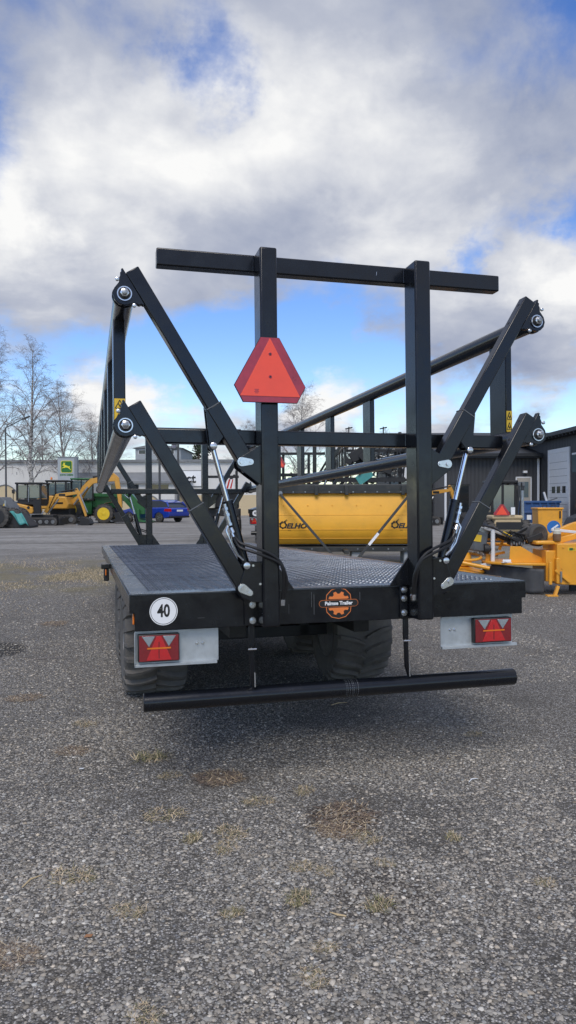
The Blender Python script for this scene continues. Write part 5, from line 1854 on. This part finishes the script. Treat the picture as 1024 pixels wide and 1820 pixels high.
MB().bar((.30, -.2, .56), (.30, -.2, .18), .05, .04).build('stand_bracket', Y, mw, .005)
MB().bar((.42, -.22, .16), (.36, -.24, .0), .05, .06).build('stand_leg', Y, mw, .005)
MB().box(.22, .40, -.30, -.18, -.012, .014).build('stand_foot', Y, mw, .004)
MB().bar((.38, -.2, .42), (.62, -.2, .22), .04, .04).build('brace', Y, mw, .005)
MB().tube([(.47, -.22, .22), (.47, -.22, .40)], .02, 10).build('adjuster', 'bare_steel', mw)
for x, z in ((.52, .80), (.70, .78), (.50, .45), (.52, .30), (.86, .30)):
    MB().lathe([(-.192, .016), (-.182, .016)], (x, 0, z), 'Y', 8).build('bolt', Y, mw)
MB().box(.60, .78, -.183, -.181, .74, .80).build('decal', 'sticker_yellow', mw)
MB().box(.62, .68, -.185, -.1835, .75, .79).build('decal_mark', 'green_paint', mw)
# upper wing guard and rails
rows = []
for j in range(6):
    v = j / 5
    rows.append([(.44 + .9 * u - .05 * v, .30 + .12 * v, .90 + .30 * math.sin(min(1, u * 1.25) * PI / 2) + .03 * v) for u in [k / 10 for k in range(11)]])
wg = MB().sheet(rows).build('wing_guard', Y, mw, angle=60)
wg.modifiers.new('thick', 'SOLIDIFY').thickness = .02
MB().prism([(.44, .90), (.62, 1.08), (.86, 1.19), (1.4, 1.20), (1.4, 1.04), (.98, 1.02), (.70, .96), (.58, .87)], .30, .34).build('guard_face', Y, mw, .006)
MB().bar((.45, .2, 1.08), (1.2, .15, 1.0), .05, .05).build('rail', 'trim_white', mw, .008)
MB().bar((.55, .1, .90), (1.3, .05, 1.10), .10, .06).build('rail', Y, mw, .01)
# oil bottle
bt = MB().lathe([(.90, .065), (1.0, .068), (1.02, .06)], (.46, -.05, 0), 'Z', 18).build('oil_reservoir', 'oil_amber', mw)
MB().lathe([(1.02, .066), (1.07, .068), (1.09, .045), (1.12, .045)], (.46, -.05, 0), 'Z', 18).build('reservoir_top', 'tank_plastic', bt)
# transport wheel
wo_ = MB().lathe([(-.06, .10), (-.075, .15), (-.05, .195), (.05, .195), (.075, .15), (.06, .10)], axis='Y', n=32).build('support_wheel', 'rubber', mw)
wo_.location = (.22, .25, .985)
wo_.rotation_euler = (0, 0, R(20))
MB().lathe([(-.05, .105), (-.02, .09), (-.03, .03), (-.06, .025)], axis='Y', n=24).build('rim', 'grey_paint', wo_)
MB().bar((.28, .13, .99), (.02, .12, .90), .10, .04).build('wheel_arm', 'black_plastic', mw, .01)
# black headstock with hoses, gearbox and white post
MB().bar((-.95, .7, 1.02), (-.35, .65, .98), .16, .14).build('headstock', 'black_plastic', mw, .02)
MB().bar((-.42, .6, 1.02), (.06, .5, .82), .14, .14).build('headstock', 'black_plastic', mw, .02)
MB().bar((-.32, .42, 1.02), (-.06, .40, .88), .06, .01).build('decal', 'sticker_yellow', mw)
MB().obox((-.10, .42, .86), (.22, .2, .16), (0, .3, 0)).build('valve_block', 'black_plastic', mw, .02)
for k in range(6):
    MB().lathe([(0, .018), (.05, .018)], (-.20 + k * .045, .30, .80 + .02 * (k % 2)), 'Z', 8).build('hydraulic_coupling', 'bare_steel', mw)
for k in range(5):
    y = .30 + .05 * k
    MB().tube([(-.92 + .04 * k, y, 1.02), (-.75, y - .1, 1.16 + .02 * k), (-.52, y, 1.12), (-.30 + .03 * k, y, .98), (-.08, y, .86)], .012, 7).build('hose', 'hose_rubber', mw)
for k in range(3):
    MB().box(-.92 + k * .09, -.86 + k * .09, .45, .55, 1.04, 1.12).build('coupling_block', 'bare_steel', mw, .01)
MB().tube([(-.51, .35, .49), (-.51, .35, 1.08)], .038, 14).build('upright_tube', 'trim_white', mw)
MB().prism([(-.72, .38), (-.46, .47), (-.44, .53), (-.72, .48)], .34, .37).build('upright_foot', 'trim_white', mw)
gb = MB().obox((-.74, .50, .86), (.26, .26, .34), (0, .15, .2)).build('gearbox', 'grey_paint', mw, .03)
MB().obox((-.78, .355, .93), (.15, .01, .12), (0, .15, .2)).build('gearbox_label', 'sticker_yellow', gb)
MB().lathe([(0, .09), (.08, .09), (.10, .05), (.16, .05)], (-.66, .38, .74), 'X', 14).build('drive_shaft', 'black_plastic', gb)
for k, (a, b, m_) in enumerate((((-.62, .5, 1.10), (-.25, .45, .97), 'trim_white'), ((-.80, .8, .90), (-.15, .75, .88), Y), ((-.70, .85, .72), (-.30, .8, .70), 'bare_steel'),
                               ((-.30, .7, .70), (-.22, .7, .92), Y), ((-.68, .6, 1.12), (-.86, .6, 1.02), 'black_plastic'), ((-.45, .75, .60), (-.20, .7, .66), Y),
                               ((-.10, .6, .95), (.16, .55, 1.10), 'black_plastic'), ((.02, .5, .84), (.32, .45, .90), Y))):
    MB().bar(a, b, .045, .05).build('linkage', m_, mw, .006)
for k in range(4):
    MB().tube([(-.30 + .05 * k, .38, .92), (-.22 + .06 * k, .30, 1.06 - .02 * k), (-.08 + .05 * k, .33, .98), (.02 + .03 * k, .36, .84)], .011, 7).build('hose', 'hose_rubber', mw)
MB().obox((-.62, .62, 1.06), (.20, .14, .10), (0, .2, 0)).build('valve_block', 'bare_steel', mw, .01)
# left rotor pan with hoop
MB().lathe([(.30, .38), (.34, .40), (.37, .30), (.42, .12), (.46, .10)], (-.98, .62, 0), 'Z', 36).build('rotor_pan', Y, mw)
MB().lathe([(.44, .13), (.60, .12), (.66, .09)], (-.95, .58, 0), 'Z', 20).build('rotor_drum', Y, mw)
hp = [(-.95 + .27 * math.cos(t), .50 + .22 * math.sin(t), .60 + .05 * math.sin(t)) for t in [R(-120 + 20 * k) for k in range(16)]]
MB().tube(hp, .024, 10).build('hoop', Y, mw)
MB().tube([(-1.12, .28, .52), (-.62, .15, .42)], .034, 12).build('guard_tube', Y, mw)
MB().box(-1.4, -.66, .3, .9, .22, .30).build('cutter_bar', 'black_plastic', mw, .02)
for k in range(5):
    MB().box(-.80 + k * .1, -.74 + k * .1, .9, .96, .60, .66).build('knife_mount', 'bare_steel', mw)
MB().box(-.85, -.25, .95, 1.02, .56, .60).build('rail', 'bare_steel', mw)
MB().tube([(-.6, .9, .80), (.0, .88, .78)], .03, 10).build('rail', Y, mw)
MB().bar((-.55, .75, .0), (-.55, .75, .5), .08, .08, (1, 0, 0)).build('support_leg', 'black_plastic', mw)
MB().bar((.9, .4, .0), (.9, .4, .3), .1, .1, (1, 0, 0)).build('support_leg', 'black_plastic', mw)

# blue round traffic sign behind the wheel
bs = thing('traffic_sign', 'round blue traffic sign with white diagonal bar behind the small wheel', 'sign', loc(7.60, 8.95), BR)
MB().tube([(0, .03, 0), (0, .03, 1.1)], .025, 8).build('post', 'bare_steel', bs)
pl = MB().prism(disc_poly(0, .98, .135, 36), -.012, .0).build('disc', 'sign_blue', bs)
MB().bar((-.05, -.014, .935), (.085, -.014, 1.03), .032, .003).build('white_bar', 'sticker_white', pl)

# ================================================================== GRASS TUFTS AND LITTER ON THE GRAVEL
def tuft_mesh(seed, n, r, hgt, mats, flat):
    rnd = random.Random(seed)
    ms = [MB() for _ in mats]
    for k in range(n):
        m = ms[min(len(mats) - 1, int(rnd.random() ** 1.5 * len(mats)))]
        a = rnd.uniform(0, 2 * PI)
        q = r * math.sqrt(rnd.random())
        x, y = q * math.cos(a) * 1.3, q * math.sin(a)
        a2 = rnd.uniform(0, 2 * PI)
        ln = hgt * rnd.uniform(.5, 1.3)
        tilt = rnd.uniform(*flat)
        d = Vector((math.cos(a2) * math.sin(tilt), math.sin(a2) * math.sin(tilt), math.cos(tilt)))
        w = Vector((-math.sin(a2), math.cos(a2), 0)) * rnd.uniform(.0008, .0019)
        p0 = Vector((x, y, .001))
        p1 = p0 + d * ln * .55
        p2 = p1 + (d + Vector((0, 0, -.5 - .4 * rnd.random()))).normalized() * ln * .45
        p1.z, p2.z = max(.004, p1.z), max(.003, p2.z)
        m._add([p0 - w, p0 + w, p1 + w * .8, p1 - w * .8, p2], [(0, 1, 2, 3), (3, 2, 4)])
    out = []
    for m, name in zip(ms, mats):
        if m.v:
            out.append(m.mesh('blades', name, smooth=False, fix=False))
    return out
KIND = {'straw': [tuft_mesh(s, 150, .085, .055, ('dry_grass', 'green_grass'), (.7, 1.5)) for s in (1, 2, 3)],
        'green': [tuft_mesh(s, 150, .055, .060, ('green_grass', 'dry_grass'), (.3, 1.25)) for s in (4, 5)],
        'dead': [tuft_mesh(s, 420, .14, .075, ('dead_brown', 'dry_grass', 'dead_brown'), (1.1, 1.56)) for s in (6, 7)]}
LAB = {'straw': 'pale straw coloured withered grass tuft in the gravel', 'green': 'small greenish grass tuft sprouting from the gravel',
       'dead': 'flattened brown dead weed patch on the gravel'}
spots = [(-1.08, .71, 'green', 1.5), (-.72, .26, 'dead', .9), (-1.09, -.20, 'straw', 1.1), (-.98, -.52, 'green', .8), (-.78, -.50, 'straw', .9),
         (-.84, -.65, 'straw', .7), (-.16, -.48, 'dead', 1.15), (-.14, -.73, 'straw', .8), (-.53, -.93, 'straw', .6), (-.62, -1.20, 'green', 1.0),
         (-.31, -1.34, 'green', .9), (.28, -.85, 'green', .7), (-1.55, -.75, 'straw', 1.0), (-1.32, -1.10, 'straw', .7), (-.27, -.07, 'straw', .7),
         (-.56, -.15, 'straw', .8), (-1.58, 1.0, 'dead', .7), (.47, -1.35, 'straw', .5), (-1.76, -1.29, 'dead', .6), (-.71, -1.71, 'straw', .6),
         (-.91, -1.23, 'green', .6), (-1.0, .37, 'straw', .7), (-.26, -.63, 'dead', .6), (-.44, -1.0, 'straw', .5), (-.15, -1.0, 'straw', .5),
         (-1.5, 1.6, 'straw', .9), (-2.0, 2.5, 'dead', .9), (1.2, .6, 'straw', .7), (-1.9, 6.1, 'dead', 1.2), (-.62, -1.55, 'straw', .5), (-1.3, -1.75, 'straw', .6)]
rnd = random.Random(2)
OWN = {0: 'broad greenish tuft nearest below the left end of the underrun bar', 1: 'tangle of brown dead stalks behind the underrun bar',
       6: 'largest brown dead weed patch on the open gravel', 9: 'greenish tuft with a short tan stick beside it', 3: 'thin greenish tuft between two straw tufts',
       10: 'spiky greenish tuft standing in bare dark gravel', 11: 'lone small greenish tuft right of the big dead patch', 20: 'darkest small green sprout on the gravel',
       12: 'straw tuft with two broken twigs beside it', 16: 'thin brown weed patch beside the left wheel track', 26: 'brown weed patch left of the trailer wheels',
       28: 'far brown weed patch along the trailer side', 25: 'straw tuft close beside the left rear wheel', 27: 'straw tuft below the right end of the underrun bar', 17: 'small pale straw tuft alone right of the greenish tufts', 22: 'small brown patch next to the largest dead patch', 0.5: ''}
for k, (x, y, kd, sc_) in enumerate(spots):
    t = thing('grass_tuft', OWN.get(k, LAB[kd]), 'grass', (x, y, terr(x, y) + .001), rnd.uniform(0, 6.28), {'straw': 'withered tufts', 'green': 'greenish tufts', 'dead': 'dead weed patches'}[kd])
    t.scale = (sc_, sc_, sc_ * .7)
    for me in KIND[kd][k % len(KIND[kd])]:
        link('blades', me, t)
# withered grass belt beyond, beside the trailer front
m = MB()
rnd = random.Random(12)
for k in range(9000):
    x, y = rnd.uniform(-4.6, -1.1), rnd.gauss(11.2, 1.5)
    if math.sin(x * 2.3 + y) + math.sin(y * 1.7 - x * 1.3) + rnd.gauss(0, .5) < .15:
        continue
    a = rnd.uniform(0, 6.28)
    z = terr(x, y)
    w = Vector((math.cos(a), math.sin(a), 0)) * .004
    t_ = Vector((rnd.gauss(0, .03), rnd.gauss(0, .03), rnd.uniform(.015, .05)))
    p = Vector((x, y, z))
    m._add([p - w, p + w, p + t_], [(0, 1, 2)])
o = m.build('grass_belt', 'dry_grass', None, smooth=False, fix=False)
o['kind'] = 'stuff'
tag(o, 'sparse withered grass growing in a belt across the gravel', 'grass')
# twigs, splinters and litter
for k, (x, y, ln, a, mt, lab) in enumerate(((-1.72, -.75, .12, .9, 'tan_paint', 'pale broken twig lying beside the straw tuft on the gravel'),
                                          (-1.65, -.70, .08, 1.4, 'bark_twig', 'short dark twig lying on the gravel beside the pale one'),
                                          (.75, -.20, .09, .5, 'trim_white', 'thin pale splinter lying alone on the open gravel'),
                                          (-.50, -1.36, .07, 2.5, 'tan_paint', 'short tan stick lying by the greenish tuft'),
                                          (-1.9, 4.0, .35, .2, 'bark_twig', 'long dark stick lying on the gravel left of the wheels'),
                                          (.52, 1.6, .16, .3, 'tan_paint', 'pale stick lying under the trailer near the wheel'))):
    z = terr(x, y)
    o = MB().tube([(-ln / 2, 0, .006), (0, .01, .010), (ln / 2, -.004, .005)], [.003, .0045, .002], 6).build('twig', mt)
    o.location = (x, y, z + .002)
    o.rotation_euler = (0, 0, a)
    tag(o, lab, 'twig')
for k, (x, y, mt, lab) in enumerate(((-1.48, -1.25, 'scrap_orange', 'small orange scrap lying on the gravel'), (-1.52, .62, 'trim_white', 'small white scrap lying on the gravel'))):
    o = MB().prism([(-.016, -.006), (.012, -.009), (.018, .004), (-.008, .010)], .002, .005, 'XY').build('litter', mt)
    o.location = (x, y, terr(x, y) + .006)
    tag(o, lab, 'litter')
